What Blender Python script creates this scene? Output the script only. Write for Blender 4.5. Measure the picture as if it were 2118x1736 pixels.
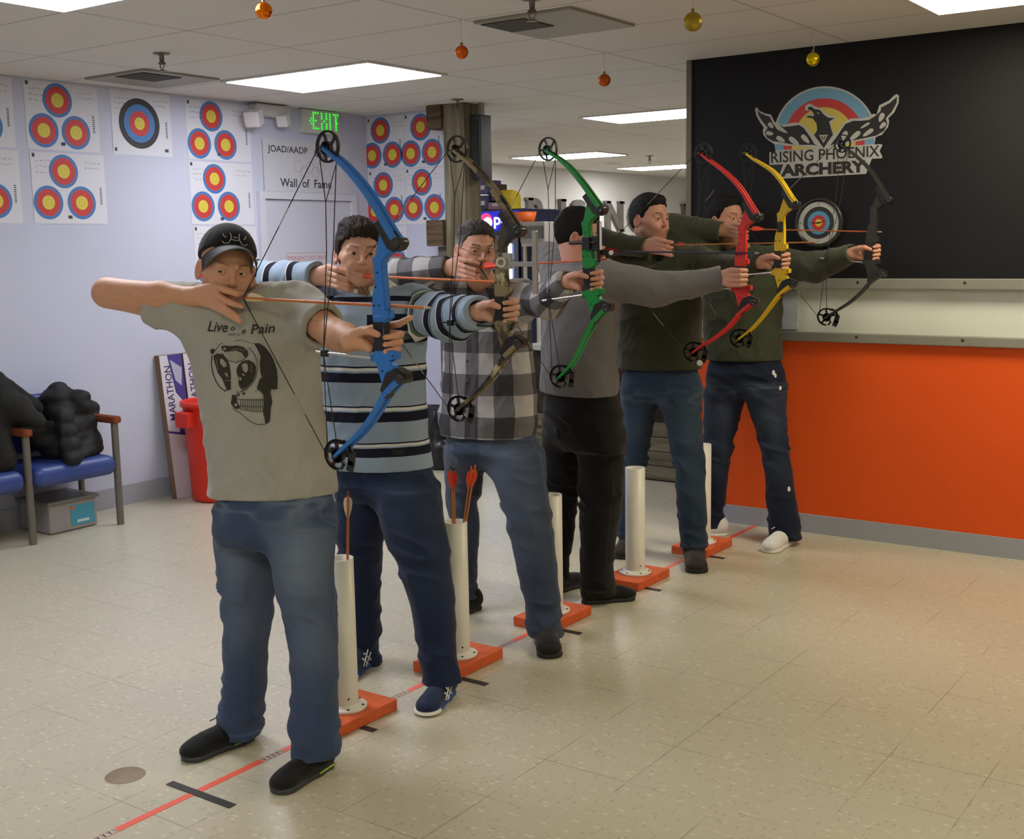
import bpy, bmesh, math, random
import numpy as np
from mathutils import Vector, Matrix, Quaternion
from mathutils.bvhtree import BVHTree
from mathutils.geometry import tessellate_polygon
random.seed(7)
# ------------------------------------------------------------------ camera, world, exposure
scn = bpy.context.scene
for o in list(bpy.data.objects): bpy.data.objects.remove(o, do_unlink=True)
FPX, PIT, ROL, YAW, HC = 2480.83, .143553, .0168789, -.619224, 1.62
def _rot():
    F = np.array([math.sin(YAW)*math.cos(PIT), math.cos(YAW)*math.cos(PIT), -math.sin(PIT)])
    r = np.array([math.cos(YAW), -math.sin(YAW), 0.]); d = np.cross(F, r)
    return np.array([math.cos(ROL)*r+math.sin(ROL)*d, -math.sin(ROL)*r+math.cos(ROL)*d, F])
RC = _rot(); CP = np.array([0, 0, HC])
cd = bpy.data.cameras.new('camera'); cam = bpy.data.objects.new('camera', cd); scn.collection.objects.link(cam)
cd.sensor_width = 36; cd.sensor_fit = 'HORIZONTAL'; cd.lens = FPX/2118*36; cd.clip_start = .05; cd.clip_end = 100
M = Matrix.Identity(4)
for i in range(3):
    M[i][0] = RC[0][i]; M[i][1] = -RC[1][i]; M[i][2] = -RC[2][i]; M[i][3] = CP[i]
cam.matrix_world = M
scn.camera = cam
W = bpy.data.worlds.new('world'); scn.world = W; W.use_nodes = True
W.node_tree.nodes['Background'].inputs[0].default_value = (1.0, .93, .82, 1)
W.node_tree.nodes['Background'].inputs[1].default_value = .55
vs = scn.view_settings; vs.view_transform = 'Standard'; vs.look = 'None'; vs.gamma = 1; vs.use_curve_mapping = False
vs.exposure = 1.55
# ------------------------------------------------------------------ places from the camera survey
def _ray(x, y): return RC.T @ np.array([x-1059., y-868., FPX])
def onY(x, y, Y):
    d = _ray(x, y); return CP+d*(Y/d[1])
def onX(x, y, X):
    d = _ray(x, y); return CP+d*(X/d[0])
def onZ(x, y, z):
    d = _ray(x, y); return CP+d*((z-HC)/d[2])
def depth(p): return float(RC[2] @ (np.array(p)-CP))
def pix(p):
    c = RC @ (np.array(p, float)-CP); return 1059+FPX*c[0]/c[2], 868+FPX*c[1]/c[2]
# ------------------------------------------------------------------ object helpers
COL = scn.collection
def setp(o, label=None, cat=None, group=None, kind=None):
    if label: o['label'] = label
    if cat: o['category'] = cat
    if group: o['group'] = group
    if kind: o['kind'] = kind
    return o
def empty(name, loc, label=None, cat=None, group=None):
    o = bpy.data.objects.new(name, None); COL.objects.link(o); o.location = [float(v) for v in loc]; o.empty_display_size = .05
    return setp(o, label, cat, group)
def link(name, me, parent=None, mats=(), smooth=False):
    o = bpy.data.objects.new(name, me); COL.objects.link(o)
    for m in (mats if isinstance(mats, (list, tuple)) else [mats]): me.materials.append(m)
    if parent is not None:
        o.parent = parent
        if parent.type == 'EMPTY' or parent.parent:
            o.matrix_parent_inverse = wm(parent).inverted()
        else: o.matrix_parent_inverse = wm(parent).inverted()
    if smooth: me.shade_smooth()
    return o
def wm(o):
    m = o.matrix_basis.copy()
    if o.parent: m = wm(o.parent) @ o.matrix_parent_inverse @ m
    return m
class G:
    """collects world-space geometry with material indices, links it as one mesh"""
    def __init__(s): s.v = []; s.f = []; s.m = []; s.s = []
    def add(s, v, f, m=0, sm=False):
        b = len(s.v); s.v += [tuple(map(float, p)) for p in v]; s.f += [tuple(i+b for i in q) for q in f]; s.m += [m]*len(f); s.s += [sm]*len(f); return s
    def box(s, a, b, m=0, R=None, c=None, bev=0):
        a = np.array(a, float); b = np.array(b, float)
        if bev:
            bm = bmesh.new(); bmesh.ops.create_cube(bm, size=1)
            for v in bm.verts: v.co = Vector((a+b)/2)+Vector([v.co[i]*(b-a)[i] for i in range(3)])
            bmesh.ops.bevel(bm, geom=bm.edges[:], offset=bev, segments=2, affect='EDGES', profile=.6)
            vv = [np.array(v.co) for v in bm.verts]; ff = [[v.index for v in f.verts] for f in bm.faces]; bm.free()
        else:
            vv = [np.array([(a, b)[i][0], (a, b)[j][1], (a, b)[k][2]]) for i in (0, 1) for j in (0, 1) for k in (0, 1)]
            ff = [(0, 1, 3, 2), (4, 6, 7, 5), (0, 4, 5, 1), (2, 3, 7, 6), (0, 2, 6, 4), (1, 5, 7, 3)]
        if R is not None:
            c = np.zeros(3) if c is None else np.array(c, float); vv = [c+R@(p-c) for p in vv]
        return s.add(vv, ff, m)
    def tube(s, pts, r, n=10, m=0, cap=True, sm=True, up=None, flat=1.0):
        pts = [np.array(p, float) for p in pts]; N = len(pts)
        rs = r if isinstance(r, (list, tuple, np.ndarray)) else [r]*N
        t0 = pts[1]-pts[0]; t0 /= np.linalg.norm(t0)+1e-12
        a = np.array([0, 0, 1.]) if up is None else np.array(up, float)
        if abs(a@t0) > .95: a = np.array([0, 1., 0])
        u = np.cross(t0, a); u /= np.linalg.norm(u); v = []
        for i in range(N):
            t = pts[min(i+1, N-1)]-pts[max(i-1, 0)]; t /= np.linalg.norm(t)+1e-12
            u = u-t*(u@t); u /= np.linalg.norm(u)+1e-12; w = np.cross(t, u)
            for k in range(n):
                q = 2*math.pi*k/n; v.append(pts[i]+rs[i]*(u*math.cos(q)+w*flat*math.sin(q)))
        f = [(i*n+k, i*n+(k+1) % n, (i+1)*n+(k+1) % n, (i+1)*n+k) for i in range(N-1) for k in range(n)]
        s.add(v, f, m, sm)
        if cap: s.add(v[:n], [tuple(range(n))[::-1]], m); s.add(v[-n:], [tuple(range(n))], m)
        return s
    def lathe(s, prof, c, axis=(0, 0, 1), n=32, m=0, sm=True):
        ax = np.array(axis, float); ax /= np.linalg.norm(ax); a = np.array([1., 0, 0]) if abs(ax[0]) < .9 else np.array([0, 1., 0])
        u = np.cross(ax, a); u /= np.linalg.norm(u); w = np.cross(ax, u); c = np.array(c, float); v = []
        for r, h in prof:
            for k in range(n):
                q = 2*math.pi*k/n; v.append(c+ax*h+r*(u*math.cos(q)+w*math.sin(q)))
        f = [(i*n+k, i*n+(k+1) % n, (i+1)*n+(k+1) % n, (i+1)*n+k) for i in range(len(prof)-1) for k in range(n)]
        return s.add(v, f, m, sm)
    def ball(s, c, r, n=20, m=0, sc=(1, 1, 1)):
        c = np.array(c, float); v = []; f = []; h = n//2
        for i in range(h+1):
            for k in range(n):
                t = math.pi*i/h; q = 2*math.pi*k/n
                v.append(c+r*np.array([math.sin(t)*math.cos(q)*sc[0], math.sin(t)*math.sin(q)*sc[1], math.cos(t)*sc[2]]))
        f = [(i*n+k, (i+1)*n+k, (i+1)*n+(k+1) % n, i*n+(k+1) % n) for i in range(h) for k in range(n)]
        return s.add(v, f, m, True)
    def poly(s, pts, fr, y0, y1, m=0, bev=0):
        """2D polygon (a, b) extruded between offsets y0, y1 in frame fr(a, b, h)"""
        bm = bmesh.new(); vs_ = [bm.verts.new((a, b, 0)) for a, b in pts]
        try: f = bm.faces.new(vs_)
        except Exception: bm.free(); return s
        f.normal_update()
        if y1 != y0:
            if f.normal.z < 0: f.normal_flip()
            r = bmesh.ops.extrude_face_region(bm, geom=[f])
            for e in r['geom']:
                if isinstance(e, bmesh.types.BMVert): e.co.z = 1
            bmesh.ops.recalc_face_normals(bm, faces=bm.faces)
            if bev:
                sc = y1-y0
                for v in bm.verts: v.co.z *= sc
                bmesh.ops.bevel(bm, geom=[e for e in bm.edges if abs(e.verts[0].co.z-e.verts[1].co.z) < 1e-6], offset=bev, segments=2, affect='EDGES', clamp_overlap=True)
                for v in bm.verts: v.co.z /= sc
        bmesh.ops.triangulate(bm, faces=[f for f in bm.faces if len(f.verts) > 4])
        bm.verts.index_update()
        vv = [fr(v.co.x, v.co.y, y0+(y1-y0)*v.co.z) for v in bm.verts]; ff = [[v.index for v in f.verts] for f in bm.faces]; bm.free()
        return s.add(vv, ff, m)
    def build(s, name, mats, parent=None, smooth=None):
        me = bpy.data.meshes.new(name); me.from_pydata(s.v, [], s.f); 
        me.polygons.foreach_set('material_index', s.m)
        me.polygons.foreach_set('use_smooth', s.s if smooth is None else [smooth]*len(s.f)); me.update()
        return link(name, me, parent, mats)
def top(o, label, cat, group=None, kind=None): return setp(o, label, cat, group, kind)
def struct(o): o['kind'] = 'structure'; return o
def text_mesh(txt, size=1, offset=0, shear=0, align='LEFT', extrude=0):
    c = bpy.data.curves.new('t', 'FONT'); c.body = txt; c.size = size; c.offset = offset; c.shear = shear; c.align_x = align; c.extrude = extrude; c.resolution_u = 3
    o = bpy.data.objects.new('t', c); COL.objects.link(o); dg = bpy.context.evaluated_depsgraph_get()
    me = bpy.data.meshes.new_from_object(o.evaluated_get(dg)); bpy.data.objects.remove(o)
    v = [tuple(p.co) for p in me.vertices]; f = [tuple(p.vertices) for p in me.polygons]; bpy.data.meshes.remove(me); return v, f
def text_to(g, txt, fr, width=None, height=None, m=0, bold=0, shear=0, extrude=0):
    """write txt in frame fr(a, b, h): origin lower left, scaled to the given width and/or cap height"""
    v, f = text_mesh(txt, 1, bold, shear, extrude=1 if extrude else 0); v = np.array(v)
    if not len(v): return
    mn = v.min(0); mx = v.max(0); w = mx[0]-mn[0]; h = mx[1]-mn[1]
    sx = width/w if width else height/h; sy = height/h if height else sx
    g.add([fr((p[0]-mn[0])*sx, (p[1]-mn[1])*sy, (p[2]*.5+.5)*extrude if extrude else 0) for p in v], f, m)
# ------------------------------------------------------------------ materials
def s2l(c): 
    return tuple(((x/255+.055)/1.055)**2.4 if x/255 > .04045 else x/255/12.92 for x in c)
_mc = {}
def mat(name, c, rough=.6, metal=0, spec=.5, bump=None, mott=None, emit=None, coat=0, trans=0):
    """c in sRGB 0-255; bump=(scale, strength); mott=(scale, amount)"""
    if name in _mc: return _mc[name]
    m = bpy.data.materials.new(name); m.use_nodes = True; nt = m.node_tree; b = nt.nodes['Principled BSDF']
    col = (*s2l(c), 1); b.inputs['Base Color'].default_value = col
    b.inputs['Roughness'].default_value = rough; b.inputs['Metallic'].default_value = metal; b.inputs['Specular IOR Level'].default_value = spec
    if coat: b.inputs['Coat Weight'].default_value = coat; b.inputs['Coat Roughness'].default_value = .08
    if trans: b.inputs['Transmission Weight'].default_value = trans
    if emit: b.inputs['Emission Color'].default_value = (*s2l(emit[0]), 1); b.inputs['Emission Strength'].default_value = emit[1]
    if bump or mott:
        tc = nt.nodes.new('ShaderNodeTexCoord')
    if mott:
        n = nt.nodes.new('ShaderNodeTexNoise'); n.inputs['Scale'].default_value = mott[0]; n.inputs['Detail'].default_value = 4
        nt.links.new(tc.outputs['Object'], n.inputs['Vector'])
        r = nt.nodes.new('ShaderNodeMapRange'); r.inputs[1].default_value = .3; r.inputs[2].default_value = .7; r.inputs[3].default_value = 1-mott[1]; r.inputs[4].default_value = 1+mott[1]
        mx = nt.nodes.new('ShaderNodeVectorMath'); mx.operation = 'SCALE'; mx.inputs[0].default_value = col[:3]
        nt.links.new(n.outputs['Fac'], r.inputs[0]); nt.links.new(r.outputs[0], mx.inputs['Scale']); nt.links.new(mx.outputs[0], b.inputs['Base Color'])
    if bump:
        n = nt.nodes.new('ShaderNodeTexNoise'); n.inputs['Scale'].default_value = bump[0]; n.inputs['Detail'].default_value = 3
        nt.links.new(tc.outputs['Object'], n.inputs['Vector']); bp = nt.nodes.new('ShaderNodeBump'); bp.inputs['Strength'].default_value = bump[1]; bp.inputs['Distance'].default_value = .01
        nt.links.new(n.outputs['Fac'], bp.inputs['Height']); nt.links.new(bp.outputs[0], b.inputs['Normal'])
    _mc[name] = m; return m
class NT:
    """tiny node-graph builder"""
    def __init__(s, name):
        s.m = bpy.data.materials.new(name); s.m.use_nodes = True; s.nt = s.m.node_tree; s.b = s.nt.nodes['Principled BSDF']
    def n(s, t, **kw):
        x = s.nt.nodes.new('ShaderNode'+t)
        for k, v in kw.items(): setattr(x, k, v)
        return x
    def put(s, sock, v):
        if isinstance(v, bpy.types.NodeSocket): s.nt.links.new(v, sock)
        else:
            if isinstance(v, tuple) and len(v) == 3 and sock.type == 'RGBA': v = (*v, 1)
            sock.default_value = v
    def math(s, op, a, b=0., c=0.):
        x = s.n('Math', operation=op); s.put(x.inputs[0], a); s.put(x.inputs[1], b); s.put(x.inputs[2], c); return x.outputs[0]
    def mix(s, f, a, b):
        x = s.n('Mix', data_type='RGBA'); s.put(x.inputs[0], f); s.put(x.inputs[6], a); s.put(x.inputs[7], b); return x.outputs[2]
    def attr(s, name):
        x = s.n('Attribute'); x.attribute_name = name; return x
    def coord(s): return s.n('TexCoord').outputs['Object']
    def pos(s): return s.n('NewGeometry').outputs['Position']
    def sep(s, v):
        x = s.n('SeparateXYZ'); s.put(x.inputs[0], v); return x.outputs
    def noise(s, v, sc, det=3, rough=.5):
        x = s.n('TexNoise'); s.put(x.inputs['Vector'], v); x.inputs['Scale'].default_value = sc; x.inputs['Detail'].default_value = det; x.inputs['Roughness'].default_value = rough; return x.outputs['Fac']
    def smooth(s, v, a, b, lo=0., hi=1.):
        x = s.n('MapRange', interpolation_type='SMOOTHSTEP'); s.put(x.inputs[0], v); x.inputs[1].default_value = a; x.inputs[2].default_value = b; x.inputs[3].default_value = lo; x.inputs[4].default_value = hi; return x.outputs[0]
    def scale(s, v, k):
        x = s.n('VectorMath', operation='MULTIPLY'); s.put(x.inputs[0], v); x.inputs[1].default_value = k; return x.outputs[0]
    def bump(s, h, st=.3, dist=.01):
        x = s.n('Bump'); s.put(x.inputs['Height'], h); x.inputs['Strength'].default_value = st; x.inputs['Distance'].default_value = dist
        s.nt.links.new(x.outputs[0], s.b.inputs['Normal'])
    def done(s, col, rough=.6, spec=.5):
        s.put(s.b.inputs['Base Color'], col); s.put(s.b.inputs['Roughness'], rough); s.b.inputs['Specular IOR Level'].default_value = spec; return s.m

# ------------------------------------------------------------------ the room
ZC, YW, XL, YB, XF, XFAR = 2.646, 6.32, -6.48, 7.19, -2.787, -9.0
I3 = lambda a, b, c: np.array([a, b, c], float)
# floor: speckled vinyl tiles, waxed
t = NT('vinyl_floor'); P = t.pos(); x, y, z = t.sep(P)
def gridline(t, v, pitch, off, w):
    a = t.math('FRACT', t.math('DIVIDE', t.math('SUBTRACT', v, off), pitch)); a = t.math('ABSOLUTE', t.math('SUBTRACT', a, .5))
    return t.smooth(a, .5-w/pitch, .5-w/pitch*.35)
lx = gridline(t, x, .2985, -1.136, .0028); ly = gridline(t, y, .3125, 2.377, .0028)
seam = t.math('MULTIPLY', t.math('MAXIMUM', lx, ly), t.smooth(t.noise(P, 3.1, 2), .40, .62))
vo = t.n('TexVoronoi'); t.put(vo.inputs['Vector'], t.scale(P, (1, .45, 1))); vo.inputs['Scale'].default_value = 78
sp = t.sep(vo.outputs['Color'])[0]; near = t.smooth(vo.outputs['Distance'], .42, .26)
vo2 = t.n('TexVoronoi'); t.put(vo2.inputs['Vector'], t.scale(P, (.5, 1, 1))); vo2.inputs['Scale'].default_value = 62
sp2 = t.sep(vo2.outputs['Color'])[1]; near2 = t.smooth(vo2.outputs['Distance'], .40, .24)
base = t.mix(t.noise(P, 1.4, 3), s2l((192, 185, 164)), s2l((205, 198, 177)))
base = t.mix(t.math('MULTIPLY', t.noise(P, 38, 3, .7), .5), base, s2l((164, 158, 140)))
base = t.mix(t.math('MULTIPLY', t.math('MULTIPLY', near, t.smooth(sp, .74, .80)), .32), base, s2l((124, 114, 92)))
base = t.mix(t.math('MULTIPLY', t.math('MULTIPLY', near2, t.smooth(sp2, .74, .80)), .42), base, s2l((232, 225, 205)))
base = t.mix(t.math('MULTIPLY', seam, .6), base, s2l((104, 92, 74)))
MFLOOR = t.done(base, .3, .5)
# ceiling: lay-in tiles on a T-bar grid
t = NT('ceiling_tile'); P = t.pos(); x, y, z = t.sep(P)
lx = gridline(t, x, 1.15, -3.45, .011); ly = gridline(t, y, .63, 5.775, .011)
g = t.math('MAXIMUM', lx, ly)
base = t.mix(t.noise(P, 90, 3, .7), s2l((212, 209, 206)), s2l((228, 226, 223)))
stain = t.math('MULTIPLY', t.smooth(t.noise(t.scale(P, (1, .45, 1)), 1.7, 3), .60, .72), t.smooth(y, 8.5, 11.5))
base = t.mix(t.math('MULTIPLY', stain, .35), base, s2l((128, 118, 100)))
base = t.mix(t.math('MULTIPLY', g, .42), base, s2l((120, 114, 108)))
MCEIL = t.done(base, .9, .1); t.bump(t.math('SUBTRACT', t.noise(P, 160, 2), g), .18, .006)
def painted(name, a, b, rough=.75, sc=1.2):
    t = NT(name); P = t.pos(); col = t.mix(t.noise(P, sc, 4), s2l(a), s2l(b)); m = t.done(col, rough, .25); t.bump(t.noise(P, 220, 2), .06, .004); return m
MWHITE = painted('cool_lit_wall_paint', (190, 193, 214), (200, 203, 223))  # bluish tint of the cool light is mixed into this wall colour
MFARW = painted('far_wall_paint', (212, 209, 208), (222, 219, 218))
MORANGE = painted('orange_wall_paint', (226, 84, 24), (232, 92, 30), .55)
MNAVY = painted('black_wall_paint', (19, 19, 23), (22, 22, 26), .6)
MBASE = mat('vinyl_baseboard', (158, 161, 172), .5, bump=(30, .05))
def frect(name, a, b, m): return struct(G().box(a, b).build(name, [m]))
frect('floor', (-10, -3.5, -.1), (5.5, 21, 0), MFLOOR)
frect('ceiling', (-10, -3.5, ZC), (5.5, 21, ZC+.1), MCEIL)
frect('wall_left', (XL-.12, -3.5, 0), (XL, YB, ZC), MWHITE)
frect('wall_back', (XL-.12, YB, 0), (-5.62, YB+.12, ZC), MWHITE)
frect('wall_far', (XFAR-.12, YB+.12, 0), (XFAR, 21, ZC), MFARW)
frect('wall_rear', (-10, 20.9, 0), (5.5, 21, ZC), MFARW)
frect('wall_behind', (-6.6, -3.6, 0), (5.5, -3.5, ZC), MWHITE)
frect('wall_east', (5.5, -3.6, 0), (5.6, 21, ZC), MWHITE)
ZR0, ZR1, ZR2, ZR3 = 1.045, 1.075, 1.36, 1.42
XE = -3.21
zb0 = onY(1750, 708, YW)[2]; zb1 = onY(1750, 689, YW)[2]; zt0 = onY(1750, 597.5, YW)[2]; zt1 = onY(1750, 576, YW)[2]
frect('wall_right_lower', (XE, YW, 0), (5.5, YW+.12, zb0), MORANGE)
frect('wall_right_upper', (XE, YW, zt1), (5.5, YW+.12, ZC), MNAVY)
frect('wall_right_panel', (XE, YW+.02, zb0), (5.5, YW+.10, zt1), mat('white_panel', (214, 216, 208), .35, bump=(3, .02)))
MRAIL = mat('grey_rail', (132, 131, 124), .45, bump=(40, .05), mott=(6, .05))
for nm, z0, z1 in (('trim_1', zb0, zb1), ('trim_2', zt0, zt1)):
    g = G().box((XE, YW-.035, z0), (5.5, YW+.02, z1), 0, bev=.006)
    o = struct(g.build(nm, [MRAIL]))
    s = G(); 
    for k in range(9):
        xx = -2.9+k*.62+(.07 if k % 2 else 0)
        s.lathe([(0, .0015), (.008, .0015), (.008, 0)], (xx, YW-.035, (z0*.35+z1*.65) if k % 3 else (z0*.6+z1*.4)), (0, -1, 0), 10)
    s.build('screw_heads', [mat('dark_screw', (60, 55, 45), .5)], o)
frect('trim_3', (XE-.03, YW-.012, 0), (XE, YW+.13, ZC), mat('wall_end_trim', (112, 104, 90), .6, bump=(30, .2)))
struct(G().box((XE, YW-.012, 0), (5.5, YW, .105)).build('baseboard_right', [MBASE]))
struct(G().box((XL, -3.4, 0), (XL+.012, 6.0, .13)).build('baseboard_left', [MBASE]))
# white door in the left wall
ds = struct(G().box((XL, 6.01, 0), (XL+.035, 6.065, 1.985)).box((XL, 6.965, 0), (XL+.035, 7.02, 1.985)).box((XL, 6.01, 1.985), (XL+.035, 7.02, 2.035)).build('trim_4', [mat('door_frame_paint', (204, 204, 216), .5)]))
d1 = struct(G().box((XL, 6.068, 0), (XL+.012, 6.962, 1.982)).build('door_1', [mat('door_paint', (196, 197, 211), .5, mott=(2, .02))]))
G().lathe([(.022, 0), (.022, .01), (.012, .02), (.012, .035), (.026, .05), (.024, .065), (0, .07)], (XL+.012, 6.15, 1.0), (1, 0, 0), 16).build('door_handle', [mat('steel', (170, 170, 170), .3, 1)], d1)
FL = lambda Y0, Z0, e=.002: (lambda a, b, h=0: I3(XL+e+h, Y0+a, Z0+b))          # frame on the left wall
FB = lambda X0, Z0, e=.002: (lambda a, b, h=0: I3(X0+a, YB-e-h, Z0+b))          # frame on the back wall
FR = lambda X0, Z0, e=.002: (lambda a, b, h=0: I3(X0+a, YW-e-h, Z0+b))          # frame on the black wall
MPAPER = mat('target_paper', (214, 214, 224), .7); MINK = mat('faded_ink', (74, 72, 84), .8); MGREY = mat('pale_print', (186, 186, 198), .8)
TY, TR, TB, TK = mat('target_yellow', (214, 196, 74), .6), mat('target_red', (200, 62, 60), .6), mat('target_blue', (70, 124, 186), .6), mat('target_black', (46, 42, 46), .6)
def disc(g, fr, ca, cb, r, m, h=0, n=40, asp=1): g.add([fr(ca+r*asp*math.cos(2*math.pi*k/n), cb+r*math.sin(2*math.pi*k/n), h) for k in range(n)], [tuple(range(n))], m)
def scrawl(g, fr, a, b, w, h, rows, m, seed):
    rd = random.Random(seed)
    for r in range(rows):
        xx = a; yy = b-h*r/rows
        while xx < a+w:
            l = rd.uniform(.012, .028); pts = [(xx+l*k/4, yy+rd.uniform(-.006, .006)) for k in range(5)]
            for p, q in zip(pts, pts[1:]):
                g.add([fr(p[0], p[1]-.0012), fr(q[0], q[1]-.0012), fr(q[0], q[1]+.0012), fr(p[0], p[1]+.0012)], [(0, 1, 2, 3)], m)
            xx += l+rd.uniform(.006, .014)
def paper_target(fr, w, h, spots, label, group, marks=(), R=.1, kind='three', seed=1):
    """fr with its origin at the lower left corner of the sheet"""
    g = G(); g.add([fr(0, 0), fr(w, 0), fr(w, h), fr(0, h)], [(0, 1, 2, 3)])
    root = g.build('archery_target_sheet', [MPAPER]); top(root, label, 'archery target', group)
    for a, b in spots:
        s = G()
        rings = [(1, 2), (.8, 1), (.42, 0)] if kind == 'three' else [(1, 3), (.76, 2), (.5, 1), (.25, 0)]
        for k, (q, m) in enumerate(rings): disc(s, fr, a, b, R*q, m, .0006*(k+1), 48)
        for q in ((.9, .6, .2) if kind == 'three' else (.88, .63, .37, .12)):
            mm = 4; n = 48; rr = R*q
            s.add([fr(a+r_*math.cos(2*math.pi*k/n), b+r_*math.sin(2*math.pi*k/n), .0026) for r_ in (rr, rr+.0009) for k in range(n)], [(k, (k+1) % n, n+(k+1) % n, n+k) for k in range(n)], mm)
        s.build('target_spot', [TY, TR, TB, TK, mat('ring_line', (120, 84, 70), .7)], root)
    s = G(); e = lambda a, b, hh=0: fr(a, b, .0008)
    for a, b, ww, hh in marks: s.add([e(a, b), e(a+ww, b), e(a+ww, b+hh), e(a, b+hh)], [(0, 1, 2, 3)])
    scrawl(s, e, .03, h-.05, w*.2, .10, 3, 0, seed); scrawl(s, e, w*.72, h-.05, w*.2, .06, 2, 0, seed+5)
    for k in range(9): s.add([e(w-.045, .12+k*.012), e(w-.03, .12+k*.012), e(w-.03, .126+k*.012), e(w-.045, .126+k*.012)], [(0, 1, 2, 3)])
    s.build('printed_marks', [MINK], root)
    return root
def tri(fr, pts, label, group, x0, z0, w, h, seed):
    paper_target(fr(x0, z0), w, h, [(a-x0, b-z0) for a, b in pts], label, group, [(.012, h-.03, .018, .022), (w*.45, .03, .03, .02)], seed=seed)
gl = 'three-spot target sheets on the walls'
tri(FL, [(4.454, 2.529), (4.349, 2.347), (4.569, 2.347)], 'three-spot target sheet high on the left wall, left of the black-ringed target', gl, 4.235, 2.235, .50, .40, 3)
tri(FL, [(4.464, 2.112), (4.347, 1.925), (4.577, 1.927)], 'three-spot target sheet on the left wall under the first one, signed beside it', gl, 4.245, 1.80, .51, .42, 4)
tri(FL, [(5.633, 2.525), (5.521, 2.339), (5.749, 2.342)], 'three-spot target sheet left of the emergency light, top of its column', gl, 5.42, 2.235, .56, .39, 6)
tri(FL, [(5.635, 2.109), (5.525, 1.922), (5.752, 1.926)], 'three-spot target sheet above the black cap, second of its column', gl, 5.42, 1.80, .56, .42, 7)
tri(FL, [(5.64, 1.69), (5.53, 1.50), (5.755, 1.50)], 'three-spot target sheet mostly hidden behind the black cap', gl, 5.43, 1.38, .56, .41, 8)
tri(FL, [(3.875, 2.53), (3.765, 2.35), (3.985, 2.35)], 'upper target sheet cut by the left edge of the picture', gl, 3.66, 2.235, .50, .40, 9)
tri(FL, [(3.90, 2.11), (3.79, 1.928), (4.01, 1.928)], 'lower target sheet cut by the left edge of the picture', gl, 3.67, 1.80, .50, .42, 15)
tri(FB, [(-6.33, 2.525), (-6.424, 2.339), (-6.214, 2.335)], 'three-spot target sheet on the back wall, upper left beside the corner', gl, -6.47, 2.225, .375, .40, 10)
tri(FB, [(-5.927, 2.523), (-6.03, 2.332), (-5.821, 2.331)], 'three-spot target sheet on the back wall, upper right beside the wooden post', gl, -6.09, 2.225, .375, .40, 11)
tri(FB, [(-6.318, 2.108), (-6.412, 1.91), (-6.212, 1.915)], 'three-spot target sheet on the back wall, lower left behind the blue bow', gl, -6.47, 1.80, .375, .42, 12)
tri(FB, [(-5.928, 2.113), (-6.021, 1.924), (-5.811, 1.921)], 'three-spot target sheet on the back wall, lower right beside the post', gl, -6.09, 1.80, .375, .42, 13)
tri(FB, [(-6.30, 1.69), (-6.40, 1.50), (-6.194, 1.502)], 'three-spot target sheet low on the back wall beside the striped shirt head', gl, -6.47, 1.38, .375, .41, 14)
paper_target(FL(4.83, 2.235), .46, .40, [(.211, .20)], 'single target face with black outer ring on the left wall', None, [(.012, .37-.4+.05, .018, .022), (.4, .03, .03, .02)], R=.157, kind='one', seed=21)
# wall of fame sign over the door
def frame_line(g, fr, x0, z0, x1, z1, w, m):
    d = np.array([x1-x0, z1-z0]); d = d/np.linalg.norm(d)*w/2; n = np.array([-d[1], d[0]])
    g.add([fr(x0-n[0], z0-n[1]), fr(x1-n[0], z1-n[1]), fr(x1+n[0], z1+n[1]), fr(x0+n[0], z0+n[1])], [(0, 1, 2, 3)], m)
s = G().box((XL, 6.075, 2.04), (XL+.004, 6.965, 2.41)).build('wall_sign', [mat('sign_sheet', (203, 203, 212), .5)])
top(s, 'white Wall of Fame sign with five rings over the white door', 'sign')
g = G(); fr = FL(6.075, 2.04, .005)
text_to(g, 'JOAD/AADP', lambda a, b, h=0: fr(.06+a, .265+b), height=.062, width=.40, bold=.012); text_to(g, 'Club', lambda a, b, h=0: fr(.53+a, .265+b), height=.062, bold=.012)
text_to(g, 'Wall  of  Fame', lambda a, b, h=0: fr(.17+a, .035+b), height=.062, width=.53, bold=.012)
frame_line(g, fr, .01, .005, .01, .365, .004, 0)
for k in range(5):
    n = 28; ca = .36+.058*k; cb = .185 if k % 2 == 0 else .150
    g.add([fr(ca+r_*math.cos(2*math.pi*q/n), cb+r_*math.sin(2*math.pi*q/n)) for r_ in (.038, .0415) for q in range(n)], [(q, (q+1) % n, n+(q+1) % n, n+q) for q in range(n)], 1)
g.build('lettering', [mat('sign_ink', (52, 50, 58), .7), mat('ring_print', (166, 156, 156), .7)], s)
s = G().box((XL+.012, 6.26, 1.47), (XL+.016, 6.69, 1.60)).build('door_notice', [mat('notice_sheet', (206, 200, 210), .5)]); top(s, 'small red-lettered emergency exit notice on the white door', 'sign')
g = G(); fr = FL(6.26, 1.47, .017)
text_to(g, 'EMERGENCY EXIT ONLY', lambda a, b, h=0: fr(.02+a, .075+b), width=.39, height=.03); text_to(g, 'DOOR ALARMED', lambda a, b, h=0: fr(.085+a, .025+b), width=.26, height=.028)
for q in ((.004, .004, .426, .004), (.004, .126, .426, .126), (.004, .004, .004, .126), (.426, .004, .426, .126)): frame_line(g, fr, *q, .003, 0)
g.build('lettering', [mat('red_ink', (170, 104, 118), .7)], s)
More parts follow.
